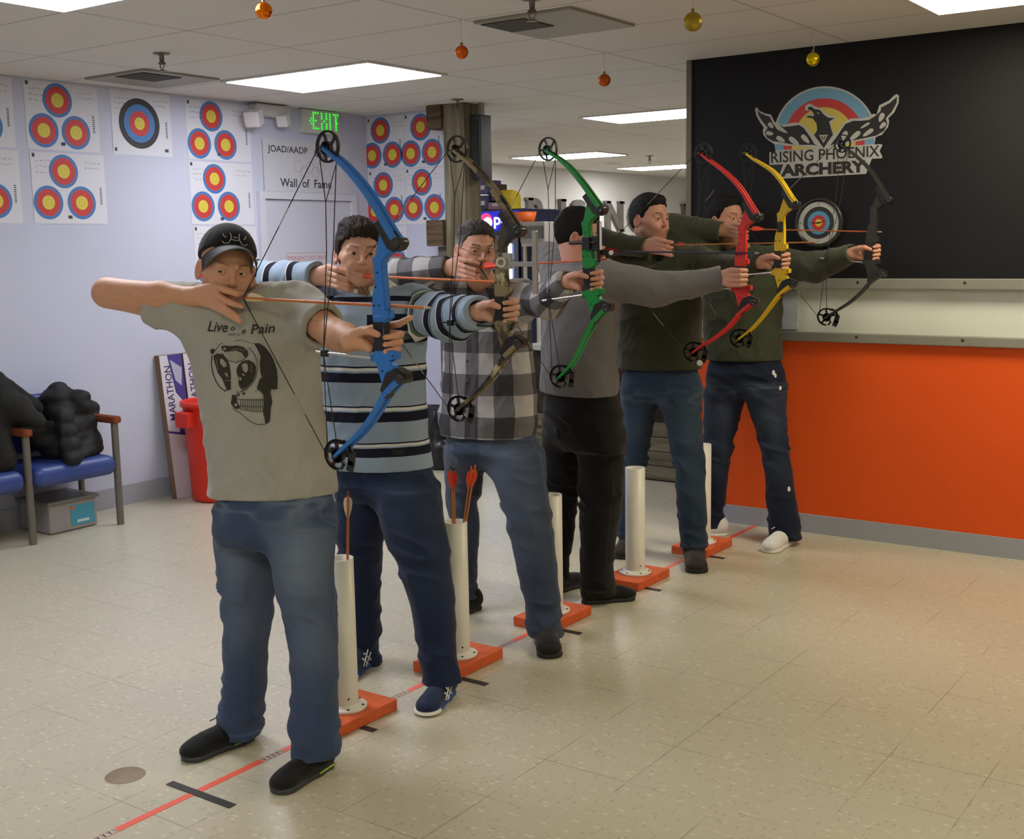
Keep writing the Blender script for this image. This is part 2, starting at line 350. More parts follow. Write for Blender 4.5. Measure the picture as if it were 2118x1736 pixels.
# exit sign and emergency light
s = G().box((XL, 6.46, 2.47), (XL+.05, 6.84, 2.642), bev=.006).build('exit_sign', [mat('exit_housing', (196, 200, 192), .5)]); top(s, 'white exit sign with green dotted letters under the ceiling', 'exit sign')
g = G(); fr = FL(6.46, 2.47, .053); gm = mat('green_led', (40, 230, 60), .5, emit=((50, 235, 60), .34))
LET = {'E': ['111', '100', '100', '110', '100', '100', '111'], 'X': ['101', '101', '101', '010', '101', '101', '101'], 'I': ['1', '1', '1', '1', '1', '1', '1'], 'T': ['111', '010', '010', '010', '010', '010', '010']}
xx = .10
for ch in 'EXIT':
    L = LET[ch]
    for i, row in enumerate(L):
        for j, c in enumerate(row):
            if c == '1': g.lathe([(0, .003), (.0075, .002), (.0075, 0)], fr(xx+j*.0245, .148-i*.0185), (1, 0, 0), 8)
    xx += .0245*len(L[0])+.014
for k in range(3): g.lathe([(0, .003), (.006, .002), (.006, 0)], fr(.078-.012*(k == 1), .105-.018*k+.0), (1, 0, 0), 8)
for k in range(3): g.lathe([(0, .003), (.006, .002), (.006, 0)], fr(.338+.012*(k == 1), .105-.018*k), (1, 0, 0), 8)
g.build('exit_letters', [gm], s)
em = G().box((XL, 5.97, 2.555), (XL+.09, 6.30, 2.64), bev=.02).build('emergency_light', [mat('ivory_plastic', (205, 202, 204), .5)]); top(em, 'white twin-head emergency light on the left wall under the ceiling', 'emergency light')
for yy, zz, sc in ((5.93, 2.53, 1), (6.21, 2.535, .75)):
    g = G(); R = np.array(Matrix.Rotation(.45, 3, 'Z') @ Matrix.Rotation(.35, 3, 'X')); c = (XL+.10, yy, zz)
    g.box(np.array(c)-.055*sc, np.array(c)+.055*sc, 0, R, c, bev=.014*sc); g.build('lamp_head', [mat('lamp_plastic', (218, 216, 218), .4)], em)
# ceiling light panels
MDIFF = mat('light_diffuser', (255, 250, 240), .5, emit=((246, 248, 255), 6.0)); MFRM = mat('white_metal', (206, 203, 198), .4)
MDIFW = mat('warm_diffuser', (255, 246, 226), .5, emit=((255, 247, 214), 6.3))
MDIFN = mat('neutral_diffuser', (255, 252, 246), .5, emit=((252, 250, 246), 6.0))
def panel(x0, y0, x1, y1, label=None, warm=False):
    g = G().box((x0, y0, ZC-.012), (x1, y1, ZC+.0)); r = g.build('ceiling_light', [MFRM]); top(r, label, 'ceiling light', 'recessed ceiling light panels')
    w = .028; G().box((x0+w, y0+w, ZC-.014), (x1-w, y1-w, ZC-.0125)).build('diffuser', [(MDIFW if y0 < 8 else MDIFN) if warm else MDIFF], r)
panel(-5.775, 5.105, -4.57, 5.81, 'lit ceiling panel above the white door, nearest the left wall targets')
panel(-4.61, 2.55, -3.43, 3.24, 'lit ceiling panel cut by the top left edge of the picture')
panel(-1.71, 5.13, -.52, 5.80, 'lit ceiling panel cut by the top right corner above the black wall', True)
panel(-5.29, 8.42, -4.05, 9.06, 'lit ceiling panel partly behind the end of the black wall', True)
panel(-8.25, 11.6, -7.05, 12.3, 'small far ceiling panel above the grey wall letters', True)
panel(-8.42, 14.3, -7.2, 15.0, 'farthest lit ceiling panel, just above the dark-haired archer', True)
for q, l_ in (((-1.15, .1, .0, .7), 'added unseen fill light panel over the spot the picture is taken from'), ((-4.6, -.8, -3.45, -.2), 'added unseen fill light panel behind the camera along the left wall'), ((1.8, 2.0, 2.95, 2.6), 'added unseen fill light panel to the right of the camera'), ((-.6, -2.4, .55, -1.8), 'rearmost added unseen fill light panel behind the camera'), ((2.4, 4.6, 3.55, 5.2), 'added unseen fill light panel along the black wall right of the picture')):  # unseen panels added out of frame to fill the room with light
    panel(*q, label=l_, warm=q[0] > -2)
for q, l_ in (((-3.3, 12.6, -2.1, 13.2), 'added unseen back room light panel deep behind the black wall'), ((-1, 9, .2, 9.6), 'added unseen back room light panel just behind the black wall'), ((-6.2, 17, -5, 17.6), 'added unseen back room light panel at the far end')): panel(*q, label=l_, warm=True)  # more unseen panels, added to light the back room
# ceiling vents, sprinklers, plate
def vent(x0, y0, x1, y1, label, dark):
    r = G().box((x0, y0, ZC-.014), (x1, y1, ZC), bev=.003).build('ceiling_vent', [mat('vent_metal', (146, 142, 130), .45)]); top(r, label, 'ceiling vent')
    g = G(); a0, b0, a1, b1 = dark
    n = 22
    for k in range(n):
        yy = b0+(b1-b0)*(k+.5)/n; g.box((a0, yy-.004, ZC-.019), (a1, yy+.002, ZC-.014))
    g.build('grille', [mat('vent_dark', (84, 80, 68), .6)], r)
    G().box((a0, b0, ZC-.016), (a1, b1, ZC-.0142)).build('duct_opening', [mat('vent_black', (48, 46, 40), .7)], r)
vent(-6.25, 4.49, -5.70, 5.04, 'square ceiling vent beside the left wall near the signed targets', (-6.0, 4.52, -5.75, 4.80))
vent(-3.43, 4.56, -2.90, 5.12, 'square ceiling vent with a dark grille quarter above the camouflage bow', (-3.41, 4.59, -3.17, 4.84))
def sprinkler(x, y, label):
    g = G().lathe([(.045, 0), (.043, -.006), (.02, -.01), (.013, -.012), (.012, -.045), (.02, -.05), (.02, -.056)], (x, y, ZC)); r = g.build('sprinkler_head', [mat('dull_chrome', (120, 112, 106), .35, .8)]); top(r, label, 'sprinkler')
    g = G()
    for k in (-1, 1): g.tube([(x+k*.012, y, ZC-.05), (x+k*.016, y, ZC-.07), (x, y, ZC-.088)], .003, 6)
    g.lathe([(.0, -.088), (.02, -.088), (.024, -.092), (0, -.093)], (x, y, ZC), n=14); g.build('deflector', [mat('dull_chrome', (120, 112, 106), .35, .8)], r)
sprinkler(-5.21, 4.22, 'ceiling sprinkler near the left wall beside the vent'); sprinkler(-2.94, 4.32, 'ceiling sprinkler at the top edge above the dark vent')
sprinkler(-5.29, 6.83, 'ceiling sprinkler in front of the wooden post'); sprinkler(-7.0, 12.7, 'small far ceiling sprinkler over the back room')
# wooden post with a stub beam
def wood(name, a, b, ax='z', sc=1):
    t = NT(name); P = t.pos(); k = {'z': (14, 14, .9), 'x': (.9, 14, 14), 'y': (14, .9, 14)}[ax]
    n = t.noise(t.scale(P, tuple(q*sc for q in k)), 1.6, 5, .65); m = t.done(t.mix(t.smooth(n, .3, .7), s2l(a), s2l(b)), .8, .2); t.bump(n, .5, .006); return m
MPOST = wood('weathered_post', (92, 84, 66), (136, 128, 106)); MBEAM = wood('brown_beam', (70, 56, 42), (110, 92, 72), 'x')
post = G().box((-5.56, 7.0, 0), (-5.37, 7.19, ZC-.002), bev=.008).build('wooden_post', [MPOST]); top(post, 'weathered square timber post between the target wall and the back room', 'post')
G().box((-5.70, 6.98, 2.475), (-5.565, 7.12, ZC-.002), bev=.004).build('stub_beam', [MBEAM], post)
G().box((-5.72, 6.97, 1.63), (-5.565, 7.13, 1.82), bev=.006).build('stub_beam', [MBEAM], post)
G().box((-5.66, 7.03, 0), (-5.565, 7.13, 1.625), bev=.004).build('side_board', [mat('grey_board', (96, 90, 84), .8, bump=(20, .3))], post)
sp = G().box((-5.35, 7.06, 2.10), (-5.27, 7.2, 2.56), bev=.01).build('hanging_speaker', [mat('black_plastic', (22, 22, 24), .45)]); top(sp, 'tall black speaker hanging beside the wooden post', 'speaker')
G().box((-5.325, 7.11, 2.55), (-5.295, 7.15, ZC)).build('bracket', [MRAIL], sp); G().box((-5.34, 7.05, 2.14), (-5.28, 7.059, 2.52)).build('speaker_grille', [mat('black_mesh', (34, 34, 36), .9, bump=(300, .4))], sp)
# baubles on threads
def bauble(hx, hy, ball_px, r, c, rough, label, metal=.85):
    b = onY(ball_px[0], ball_px[1], hy); b[0] = hx
    root = G().ball(b, r, 32).build('bauble', [mat('bauble_%d_%d' % (c[0], c[1]), c, rough, metal)]); top(root, label, 'bauble', 'baubles hung from the ceiling')
    G().lathe([(0, r+.012), (.007, r+.012), (.007, r-.002), (.008, r-.003)], b, n=12).build('bauble_cap', [mat('bauble_cap', (190, 170, 120), .3, 1)], root)
    g = G(); p = b+I3(0, 0, r+.012); n = 9; g.tube([p+(I3(hx, hy, ZC-.001)-p)*k/n+I3(.006*math.sin(k*2.2), 0, 0)*(0 < k < n) for k in range(n+1)], .0016, 5); g.build('curled_string', [mat('pale_string', (206, 196, 186), .6)], root)
bauble(-3.412, 3.245, (546, 22), .032, (236, 120, 18), .12, 'shiny orange bauble at the top edge left of centre')
bauble(-3.437, 4.477, (955, 108), .030, (214, 98, 28), .42, 'matte orange bauble hanging left of the dark ceiling vent')
bauble(-3.452, 5.759, (1250, 166), .034, (190, 92, 36), .45, 'dull orange bauble hanging above the green bow')
bauble(-2.283, 4.5, (1433, 45), .038, (172, 150, 52), .45, 'matte gold bauble hanging right of the square vent')
bauble(-2.297, 5.816, (1682, 123), .033, (226, 200, 20), .15, 'shiny yellow bauble hanging in front of the black wall')
# ------------------------------------------------------------------ signed-distance modelling of bodies and cloth
A = lambda *v: np.array(v, float)
def smin(a, b, k):
    if k <= 0: return np.minimum(a, b)
    h = np.clip(.5+.5*(b-a)/k, 0, 1); return b*(1-h)+a*h-k*h*(1-h)
def smax(a, b, k): return -smin(-a, -b, k)
def cone(a, b, r1, r2=None):
    a = np.array(a, float); b = np.array(b, float); r2 = r1 if r2 is None else r2
    def f(P):
        d = b-a; t = np.clip(((P-a)@d)/(d@d+1e-12), 0, 1); return np.linalg.norm(P-a-t[:, None]*d, axis=1)-(r1+(r2-r1)*t)
    return f
def ell(c, r, R=None):
    c = np.array(c, float); r = np.array(r, float)
    def f(P):
        q = P-c
        if R is not None: q = q@R
        k0 = np.linalg.norm(q/r, axis=1); k1 = np.linalg.norm(q/(r*r), axis=1)+1e-9
        return k0*(k0-1)/k1
    return f
def boxs(c, h, rad=0., R=None):
    c = np.array(c, float); h = np.array(h, float)-rad
    def f(P):
        q = P-c
        if R is not None: q = q@R
        q = np.abs(q)-h; return np.linalg.norm(np.maximum(q, 0), axis=1)+np.minimum(q.max(1), 0)-rad
    return f
def loft(st, yaw=0., kz=1.0):
    """st: rows (z, cx, cy, a, b); ellipse a across, b front to back, turned by yaw"""
    st = np.array(sorted([list(map(float, s)) for s in st])); c_, s_ = math.cos(yaw), math.sin(yaw)
    def f(P):
        z = P[:, 2]; zc = np.clip(z, st[0, 0], st[-1, 0]); cx, cy, a, b = [np.interp(zc, st[:, 0], st[:, i]) for i in (1, 2, 3, 4)]
        dx = P[:, 0]-cx; dy = P[:, 1]-cy; u = dx*c_+dy*s_; v = -dx*s_+dy*c_
        k0 = np.sqrt((u/a)**2+(v/b)**2); k1 = np.sqrt((u/a**2)**2+(v/b**2)**2)+1e-9
        d = np.where(k0 > 1e-4, k0*(k0-1)/k1, -np.minimum(a, b)); d = np.maximum(d, -np.minimum(a, b))
        return smax(d, np.maximum(st[0, 0]-z, z-st[-1, 0]), .015)
    return f
class SDF:
    def __init__(s): s.ops = []
    def u(s, f, k=0.): s.ops.append(('u', f, k)); return s
    def sub(s, f, k=0.): s.ops.append(('s', f, k)); return s
    def isx(s, f, k=0.): s.ops.append(('i', f, k)); return s
    def disp(s, f): s.ops.append(('d', f, 0)); return s
    def __call__(s, P):
        d = None
        for o, f, k in s.ops:
            if o == 'd': d = d+f(P); continue
            e = f(P)
            d = e if d is None else smin(d, e, k) if o == 'u' else smax(d, -e, k) if o == 's' else smax(d, e, k)
        return d
_h = np.random.RandomState(5).rand(4096)
def vnoise(P, seed=0):
    """smooth lattice noise, 0..1"""
    i = np.floor(P).astype(np.int64); f = P-i; f = f*f*(3-2*f); out = 0
    for dx in (0, 1):
        for dy in (0, 1):
            for dz in (0, 1):
                h = _h[((i[:, 0]+dx)*73856093 ^ (i[:, 1]+dy)*19349663 ^ (i[:, 2]+dz)*83492791 ^ seed*7919) & 4095]
                out = out+h*(f[:, 0] if dx else 1-f[:, 0])*(f[:, 1] if dy else 1-f[:, 1])*(f[:, 2] if dz else 1-f[:, 2])
    return out
def surf(F, lo, hi, h):
    """surface nets over a sparse grid -> verts, quads"""
    lo = np.array(lo, float)-2*h; n = (np.ceil((np.array(hi, float)+2*h-lo)/h/4).astype(int)+1)*4
    D = np.full(n, 1., np.float32); nc = n//4
    ci = np.stack(np.meshgrid(*[np.arange(k) for k in nc], indexing='ij'), -1).reshape(-1, 3)
    dc = F(lo+(ci*4+1.5)*h); act = ci[np.abs(dc) < 4*h*1.35+.004]
    ins = ci[(dc < 0)]; 
    off = np.stack(np.meshgrid(*[np.arange(4)]*3, indexing='ij'), -1).reshape(-1, 3)
    def fill(cells, val=None):
        for s0 in range(0, len(cells), 6000):
            q = (cells[s0:s0+6000, None]*4+off).reshape(-1, 3)
            D[q[:, 0], q[:, 1], q[:, 2]] = -1. if val else F(lo+q*h)
    fill(ins, 1); fill(act)
    S = D < 0; c = S[:-1, :-1, :-1].astype(np.int8)*0
    for a in (0, 1):
        for b in (0, 1):
            for e in (0, 1): c += S[a:S.shape[0]-1+a, b:S.shape[1]-1+b, e:S.shape[2]-1+e]
    cell = np.argwhere((c > 0) & (c < 8)); idx = np.full(c.shape, -1, np.int64); idx[tuple(cell.T)] = np.arange(len(cell))
    acc = np.zeros((len(cell), 3)); cnt = np.zeros(len(cell)); cor = [(a, b, e) for a in (0, 1) for b in (0, 1) for e in (0, 1)]
    val = {q: D[cell[:, 0]+q[0], cell[:, 1]+q[1], cell[:, 2]+q[2]].astype(float) for q in cor}
    for q in cor:
        for ax in range(3):
            if q[ax]: continue
            r = list(q); r[ax] = 1; r = tuple(r); v0, v1 = val[q], val[r]; m = (v0 < 0) != (v1 < 0)
            t = v0/(v0-v1+1e-20*(v0 == v1)); p = np.tile(np.array(q, float), (len(cell), 1)); p[:, ax] = t
            acc[m] += p[m]; cnt[m] += 1
    V = lo+(cell+acc/cnt[:, None])*h; Fs = []
    for ax in range(3):
        b_, c_ = [(1, 2), (2, 0), (0, 1)][ax]
        sl = [slice(None)]*3; sl2 = [slice(None)]*3; sl[ax] = slice(0, -1); sl2[ax] = slice(1, None)
        e = np.argwhere(S[tuple(sl)] != S[tuple(sl2)]); e = e[(e[:, b_] > 0) & (e[:, c_] > 0) & (e[:, b_] < c.shape[b_]) & (e[:, c_] < c.shape[c_])]
        if not len(e): continue
        g = lambda db, dc_: idx[tuple((e-np.array([db if k == b_ else dc_ if k == c_ else 0 for k in range(3)])).T)]
        q = np.stack([g(0, 0), g(1, 0), g(1, 1), g(0, 1)], 1); neg = S[tuple(e.T)]
        q[~neg] = q[~neg][:, ::-1]; Fs.append(q[(q >= 0).all(1)])
    return V, np.concatenate(Fs)
def relax(V, F, it=1, k=.5):
    for _ in range(it):
        s = np.zeros_like(V); c = np.zeros(len(V))
        for a, b in ((0, 1), (1, 2), (2, 3), (3, 0)):
            np.add.at(s, F[:, a], V[F[:, b]]); np.add.at(s, F[:, b], V[F[:, a]]); np.add.at(c, F[:, a], 1); np.add.at(c, F[:, b], 1)
        V = V+k*(s/np.maximum(c, 1)[:, None]-V)
    return V
def npmesh(name, V, F, mats, parent=None, attrs=None, mi=None):
    me = bpy.data.meshes.new(name); nv, nf = len(V), len(F)
    me.vertices.add(nv); me.vertices.foreach_set('co', np.asarray(V, np.float32).ravel())
    me.loops.add(nf*4); me.loops.foreach_set('vertex_index', np.asarray(F, np.int32).ravel())
    me.polygons.add(nf); me.polygons.foreach_set('loop_start', np.arange(nf, dtype=np.int32)*4)
    try: me.polygons.foreach_set('loop_total', np.full(nf, 4, np.int32))
    except Exception: pass
    me.polygons.foreach_set('use_smooth', np.ones(nf, bool))
    me.update(calc_edges=True); me.validate()
    for k, a in (attrs or {}).items():
        a = np.asarray(a, np.float32)
        if a.ndim == 1: at = me.attributes.new(k, 'FLOAT', 'POINT'); at.data.foreach_set('value', a)
        else:
            at = me.attributes.new(k, 'FLOAT_COLOR', 'POINT'); at.data.foreach_set('color', np.concatenate([a, np.ones((nv, 1))], 1).astype(np.float32).ravel())
    return link(name, me, parent, mats)
def join(parts):
    Vs = []; Fs = []; b = 0
    for V, F in parts: Vs.append(V); Fs.append(F+b); b += len(V)
    return np.concatenate(Vs), np.concatenate(Fs)
def basis(fwd, up):
    """columns: x = subject's side, y = forward, z = up"""
    y = np.array(fwd, float); y /= np.linalg.norm(y); z = np.array(up, float); z = z-y*(z@y); z /= np.linalg.norm(z); x = np.cross(y, z); return np.stack([x, y, z], 1)
# ------------------------------------------------------------------ head
def head_sdf(lid=.0044, nose=1., jaw=1., wid=1., smile=0.):
    H = SDF(); L = lambda *v: A(*v)
    H.u(ell((0, -.014, .030), (.0765*wid, .097, .090)))
    H.u(ell((0, .022, -.020), (.066*wid, .066, .080)), .02)
    for s in (-1, 1):
        H.u(cone((s*.053*jaw, .004, -.058), (s*.018*jaw, .062, -.098), .016, .018), .022)
        H.u(cone((s*.048, .052, -.020), (s*.058, .020, -.012), .020, .016), .018)
        H.u(cone((s*.030, .066, -.048), (s*.034, .050, -.075), .022, .020), .02)
        H.u(cone((s*.012, .0835, .018), (s*.043, .069, .017), .0105, .0095), .012)
        H.sub(ell((s*.031, .096, -.001), (.0175, .018, .012)), .012)
    H.u(cone((0, .060, -.101), (0, .066, -.094), .020), .018)
    H.u(ell((0, .064, -.066), (.030, .027, .025)), .014)
    H.u(cone((0, .085, .006), (0, .102*nose, -.026), .0065, .0085), .010)
    H.u(cone((0, .102*nose, -.030), (0, .100*nose, -.033), .0095, .0090), .006)
    for s in (-1, 1):
        H.u(cone((s*.0105, .092, -.034), (s*.0125, .086, -.034), .0066, .006), .004)
        H.sub(ell((s*.0062, .0975, -.0435), (.0034, .005, .0035)), .003)
    # mouth
    for s in (-1, 1):
        H.u(cone((s*.024, .0765, -.0625+smile), (0, .0893, -.0605), .0030, .0038), .006)
        H.u(cone((s*.020, .0780, -.0668+smile), (0, .0875, -.0688), .0034, .0045), .006)
        H.sub(cone((s*.026, .0835, -.0636+smile), (0, .0965, -.0645), .0012, .0024), .002)
    # lids around the eyeballs
    for s in (-1, 1):
        H.u(ell((s*.031, .0725, -.001), (.0152, .0152, .0138)), .0035)
        H.sub(ell((s*.031, .0880, -.0020), (.0132, .0165, lid)), .0010)
    # ears
    for s in (-1, 1):
        R = np.array(Matrix.Rotation(s*.32, 3, 'Z') @ Matrix.Rotation(-.18, 3, 'X'))
        E = SDF().u(ell((s*.0815, -.010, -.012), (.0085, .0195, .0325), R)).sub(ell((s*.0905, -.007, -.008), (.008, .0125, .0215), R), .004).sub(ell((s*.088, -.003, -.020), (.008, .007, .009), R), .003)
        H.u(lambda P, E=E: E(P), .006)
    return H
def head_colors(Q, base, stub, brow, lip=(.50, .19, .15)):
    """flat natural colours of lips, brows, stubble and ears in head coordinates Q"""
    x, y, z = Q.T; ax = np.abs(x); c = np.tile(np.array(base, float), (len(Q), 1))
    sm = lambda v, a, b: np.clip((v-a)/(b-a), 0, 1)**2*(3-2*np.clip((v-a)/(b-a), 0, 1))
    def bl(m, col): c[:] = c*(1-m[:, None])+np.array(col)*m[:, None]
    face = sm(y, -.005, .02)
    beard = face*sm(-z, .030, .060)*(1-.4*sm(ax, .0, .012)*sm(-z, .05, .04))*sm(-z+.0, .03, .045); bl(beard*stub[3], stub[:3])
    lipm = sm(y, .076, .081)*np.clip(1.1-((x/.0255)**2+((z+.0648)/.0085)**2), 0, .4)/.4; bl(lipm*.55, lip)
    cheek = np.exp(-(((ax-.040)/.02)**2+((z+.03)/.02)**2))*face; bl(cheek*.22, (.62, .25, .19))
    nosem = np.exp(-((x/.014)**2+((z+.032)/.014)**2))*sm(y, .08, .1); bl(nosem*.25, (.60, .24, .18))
    bl(sm(ax, .074, .082)*.30, (.62, .22, .17))
    arch = .0190+.006*np.sin(np.clip((ax-.012)/.036, 0, 1)*math.pi*.62)
    bm = sm(.0050-np.abs(z-arch)+.0, 0, .0022)*sm(ax, .011, .016)*sm(-ax, -.050, -.043)*sm(y, .045, .055); bl(bm*brow[3], brow[:3])
    return c
def hair_sdf(kind):
    """a cap of hair over the skull, cut along the hairline"""
    H = SDF(); yy = [-.13, -.035, -.018, .004, .016, .030, .046, .070, .12]
    top_ = {'short': .0065, 'full': .014, 'crop': .0045, 'under': .004}[kind]
    zz = {'short': [-.062, -.058, -.020, -.012, -.016, .026, .055, .068, .070], 'full': [-.070, -.066, -.022, -.016, -.020, .018, .044, .058, .062],
          'crop': [-.060, -.056, -.018, -.006, -.010, .034, .066, .076, .078], 'under': [-.062, -.058, -.018, -.010, -.020, .025, .040, .045, .045]}[kind]
    H.u(ell((0, -.016, .032), (.0775+top_*.75, .0985+top_, .0905+top_*1.15)))
    if kind == 'full':
        H.u(ell((-.012, .045, .088), (.060, .045, .026)), .02); H.u(ell((.02, -.01, .10), (.055, .07, .03)), .02)
    if kind == 'short': H.u(ell((0, .035, .092), (.052, .045, .024)), .02)
    H.u(ell((0, -.052, -.012), (.062, .052, .052)), .02)
    def cut(P):
        j = (vnoise(P*A(130, 130, 60), 3)-.5)*.010
        return np.interp(P[:, 1], yy, zz)+j-P[:, 2]
    H.isx(cut, .006)
    amp = {'short': .0035, 'full': .0034, 'crop': .0022, 'under': .0025}[kind]
    H.disp(lambda P: -amp*(vnoise(P*A(170, 28, 60)+vnoise(P*14, 8)[:, None]*.7, 4)-.5)*1.6-amp*.45*(vnoise(P*A(480, 70, 160), 6)-.5)*2)
    return H
# ------------------------------------------------------------------ hands in a local frame: u forward, v to the back-of-hand / outer side, w up
def chain(S, pts, rs, k):
    first = True
    for a, b, r0, r1 in zip(pts, pts[1:], rs, rs[1:]):
        S.u(cone(a, b, r0, r1), k if first else .0035); first = False
def grip_hand(point=False):
    H = SDF().u(cone((-.112, -.004, -.012), (-.085, -.006, -.008), .0265, .026))
    H.u(cone((-.088, -.008, .0), (-.036, -.032, .016), .022, .0175), .015); H.u(cone((-.088, -.008, -.012), (-.040, -.034, -.022), .021, .0165), .015)
    H.u(cone((-.060, .002, -.020), (-.038, .004, -.030), .017, .013), .012)
    for k, (w0, w1, L) in enumerate(((.030, .027, 1.), (.008, .006, 1.05), (-.014, -.014, 1.), (-.034, -.033, .86))):
        m = A(-.016-.005*(k == 3), -.050+.004*(k == 3), w0); f = SDF()
        H.u(cone((-.080, -.012, w0*.45-.004), m, .015, .0118), .012)
        if point and k == 0: pts = [m, A(.028, -.046, .036), A(.054, -.042, .046), A(.076, -.038, .055)]
        else: pts = [m, A(.026*L, -.052*L, w0*.6+w1*.4), A(.040*L, -.018, w1), A(.024, .012, w1-.003)]
        f = SDF(); f.u(cone(pts[0], pts[1], .0118, .0104)); f.u(cone(pts[1], pts[2], .0104, .0092), .002); f.u(cone(pts[2], pts[3], .0092, .0078), .002)
        H.u(f, .0022)
    T = SDF().u(cone((-.078, .008, .010), (-.044, .026, .020), .0165, .0135)).u(cone((-.044, .026, .020), (-.014, .034, .022), .0132, .0112), .003).u(cone((-.014, .034, .022), (.013, .031, .012), .0112, .0092), .003)
    H.u(T, .008); return H
def draw_hand(spread=False, flat=False):
    H = SDF().u(cone((-.178, .004, -.008), (-.150, .006, -.006), .0265, .026))
    ws = (.020, .0, -.022, -.042)
    for k in range(4):
        m = A(-.088-.006*(k == 3), .020-.003*abs(k-1), ws[k]+.012)
        H.u(cone((-.150, .006, ws[k]*.45+.004), m, .0175, .0125), .014)
        tw = (.014, -.013, -.033, -.050)[k]; L = (1, 1.05, 1, .9)[k]
        if spread and k == 1: pts = [m, A(-.045, .030, -.008), A(-.015, .024, -.018), A(.004, .014, -.024)]
        elif spread and k >= 2: pts = [m, A(-.048, .028, -.030-.012*(k-2)), A(-.020+.006*(k-2), .028, -.045-.012*(k-2)), A(-.002+.008*(k-2), .024, -.056-.012*(k-2))]
        elif flat and k == 0: pts = [m, A(-.046, .026, .026), A(-.020, .022, .022), A(.004, .014, .014)]
        else: pts = [m, A(-.042*L, .034, (ws[k]+.012+tw)/2), A(-.008, .022, tw), A(-.004, .0, tw-.001)]
        f = SDF(); f.u(cone(pts[0], pts[1], .0120, .0104)); f.u(cone(pts[1], pts[2], .0104, .0093), .002); f.u(cone(pts[2], pts[3], .0093, .0078), .002); H.u(f, .0022)
    H.u(SDF().u(cone((-.140, -.010, .012), (-.105, -.022, .022), .016, .013)).u(cone((-.105, -.022, .022), (-.072, -.024, .016), .0125, .0105), .003).u(cone((-.072, -.024, .016), (-.048, -.020, .006), .0105, .009), .003), .008)
    return H
# ------------------------------------------------------------------ cloth, denim and skin
def cloth(name, c, c2=None, sc=260, st=.12, rough=.85, mott=.10):
    t = NT(name); P = t.coord(); n = t.noise(P, sc, 2); n2 = t.noise(P, 9, 4)
    a = s2l(c); b = s2l(c2 or tuple(max(0, v*(1-mott)) for v in c)); m = t.done(t.mix(t.math('ADD', t.math('MULTIPLY', n, .6), t.math('MULTIPLY', n2, .4)), b, a), rough, .15)
    t.b.inputs['Sheen Weight'].default_value = .15; t.bump(t.math('ADD', n, t.math('MULTIPLY', n2, 1.2)), st, .008); return m
def denim(name, c, fade, rips=0):
    t = NT(name); P = t.coord(); n = t.noise(t.scale(P, (1, 1, .22)), 420, 2); n2 = t.noise(t.scale(P, (1, 1, .5)), 16, 4, .6); w = t.attr('wear').outputs['Fac']; cr = t.attr('crease').outputs['Fac']
    f = t.math('ADD', t.math('MULTIPLY', w, t.math('ADD', .45, t.math('MULTIPLY', n2, .9))), t.math('MULTIPLY', cr, .55))
    col = t.mix(f, s2l(c), s2l(fade)); col = t.mix(t.math('MULTIPLY', n, .40), col, s2l(tuple(min(255, v*1.55+8) for v in c)))
    sm_ = t.attr('seam').outputs['Fac']; col = t.mix(t.math('MULTIPLY', sm_, .5), col, s2l(tuple(min(255, v*1.5+18) for v in c)))
    if rips: col = t.mix(t.smooth(t.attr('rip').outputs['Fac'], .5, .6), col, s2l((214, 216, 222)))
    m = t.done(col, .85, .15); t.b.inputs['Sheen Weight'].default_value = .1; t.bump(t.math('ADD', n, n2), .12, .006); return m
def bands(t, v, table):
    """table: (lo, hi, colour) painted in order over the last colour"""
    col = None
    def f(col, lo, hi, c):
        k = t.math('MULTIPLY', t.math('GREATER_THAN', v, lo), t.math('LESS_THAN', v, hi)); return t.mix(k, col, c)
    return f
t = NT('skin'); P = t.coord(); ti = t.attr('tint').outputs['Color']
n = t.noise(P, 60, 3); mx = t.mix(t.math('MULTIPLY', n, .18), ti, s2l((186, 116, 96)))
MSKIN = t.done(mx, .52, .35); t.bump(t.noise(P, 420, 2), .08, .004)
t.b.inputs['Subsurface Weight'].default_value = .08; t.b.inputs['Subsurface Radius'].default_value = (.02, .008, .005); t.b.inputs['Subsurface Scale'].default_value = .4
MEYE = mat('eye_white', (206, 196, 188), .25); MPUP = mat('pupil', (10, 8, 8), .15)
def hairmat(name, c, c2): 
    t = NT(name); P = t.coord(); n = t.noise(t.scale(P, (1, .25, .6)), 330, 3); m = t.done(t.mix(n, s2l(c), s2l(c2)), .7, .2); t.bump(n, .5, .004); return m
def ik(S, Wp, l1, l2, pole):
    d = Wp-S; L = np.linalg.norm(d); n = d/L; l1 = l1*max(1, L*1.004/(l1+l2)); l2 = l2*max(1, L*1.004/(l1+l2))
    a = (l1*l1-l2*l2+L*L)/(2*L); h = math.sqrt(max(0, l1*l1-a*a)); p = np.array(pole, float); p = p-n*(p@n); p /= np.linalg.norm(p); return S+n*a+p*h
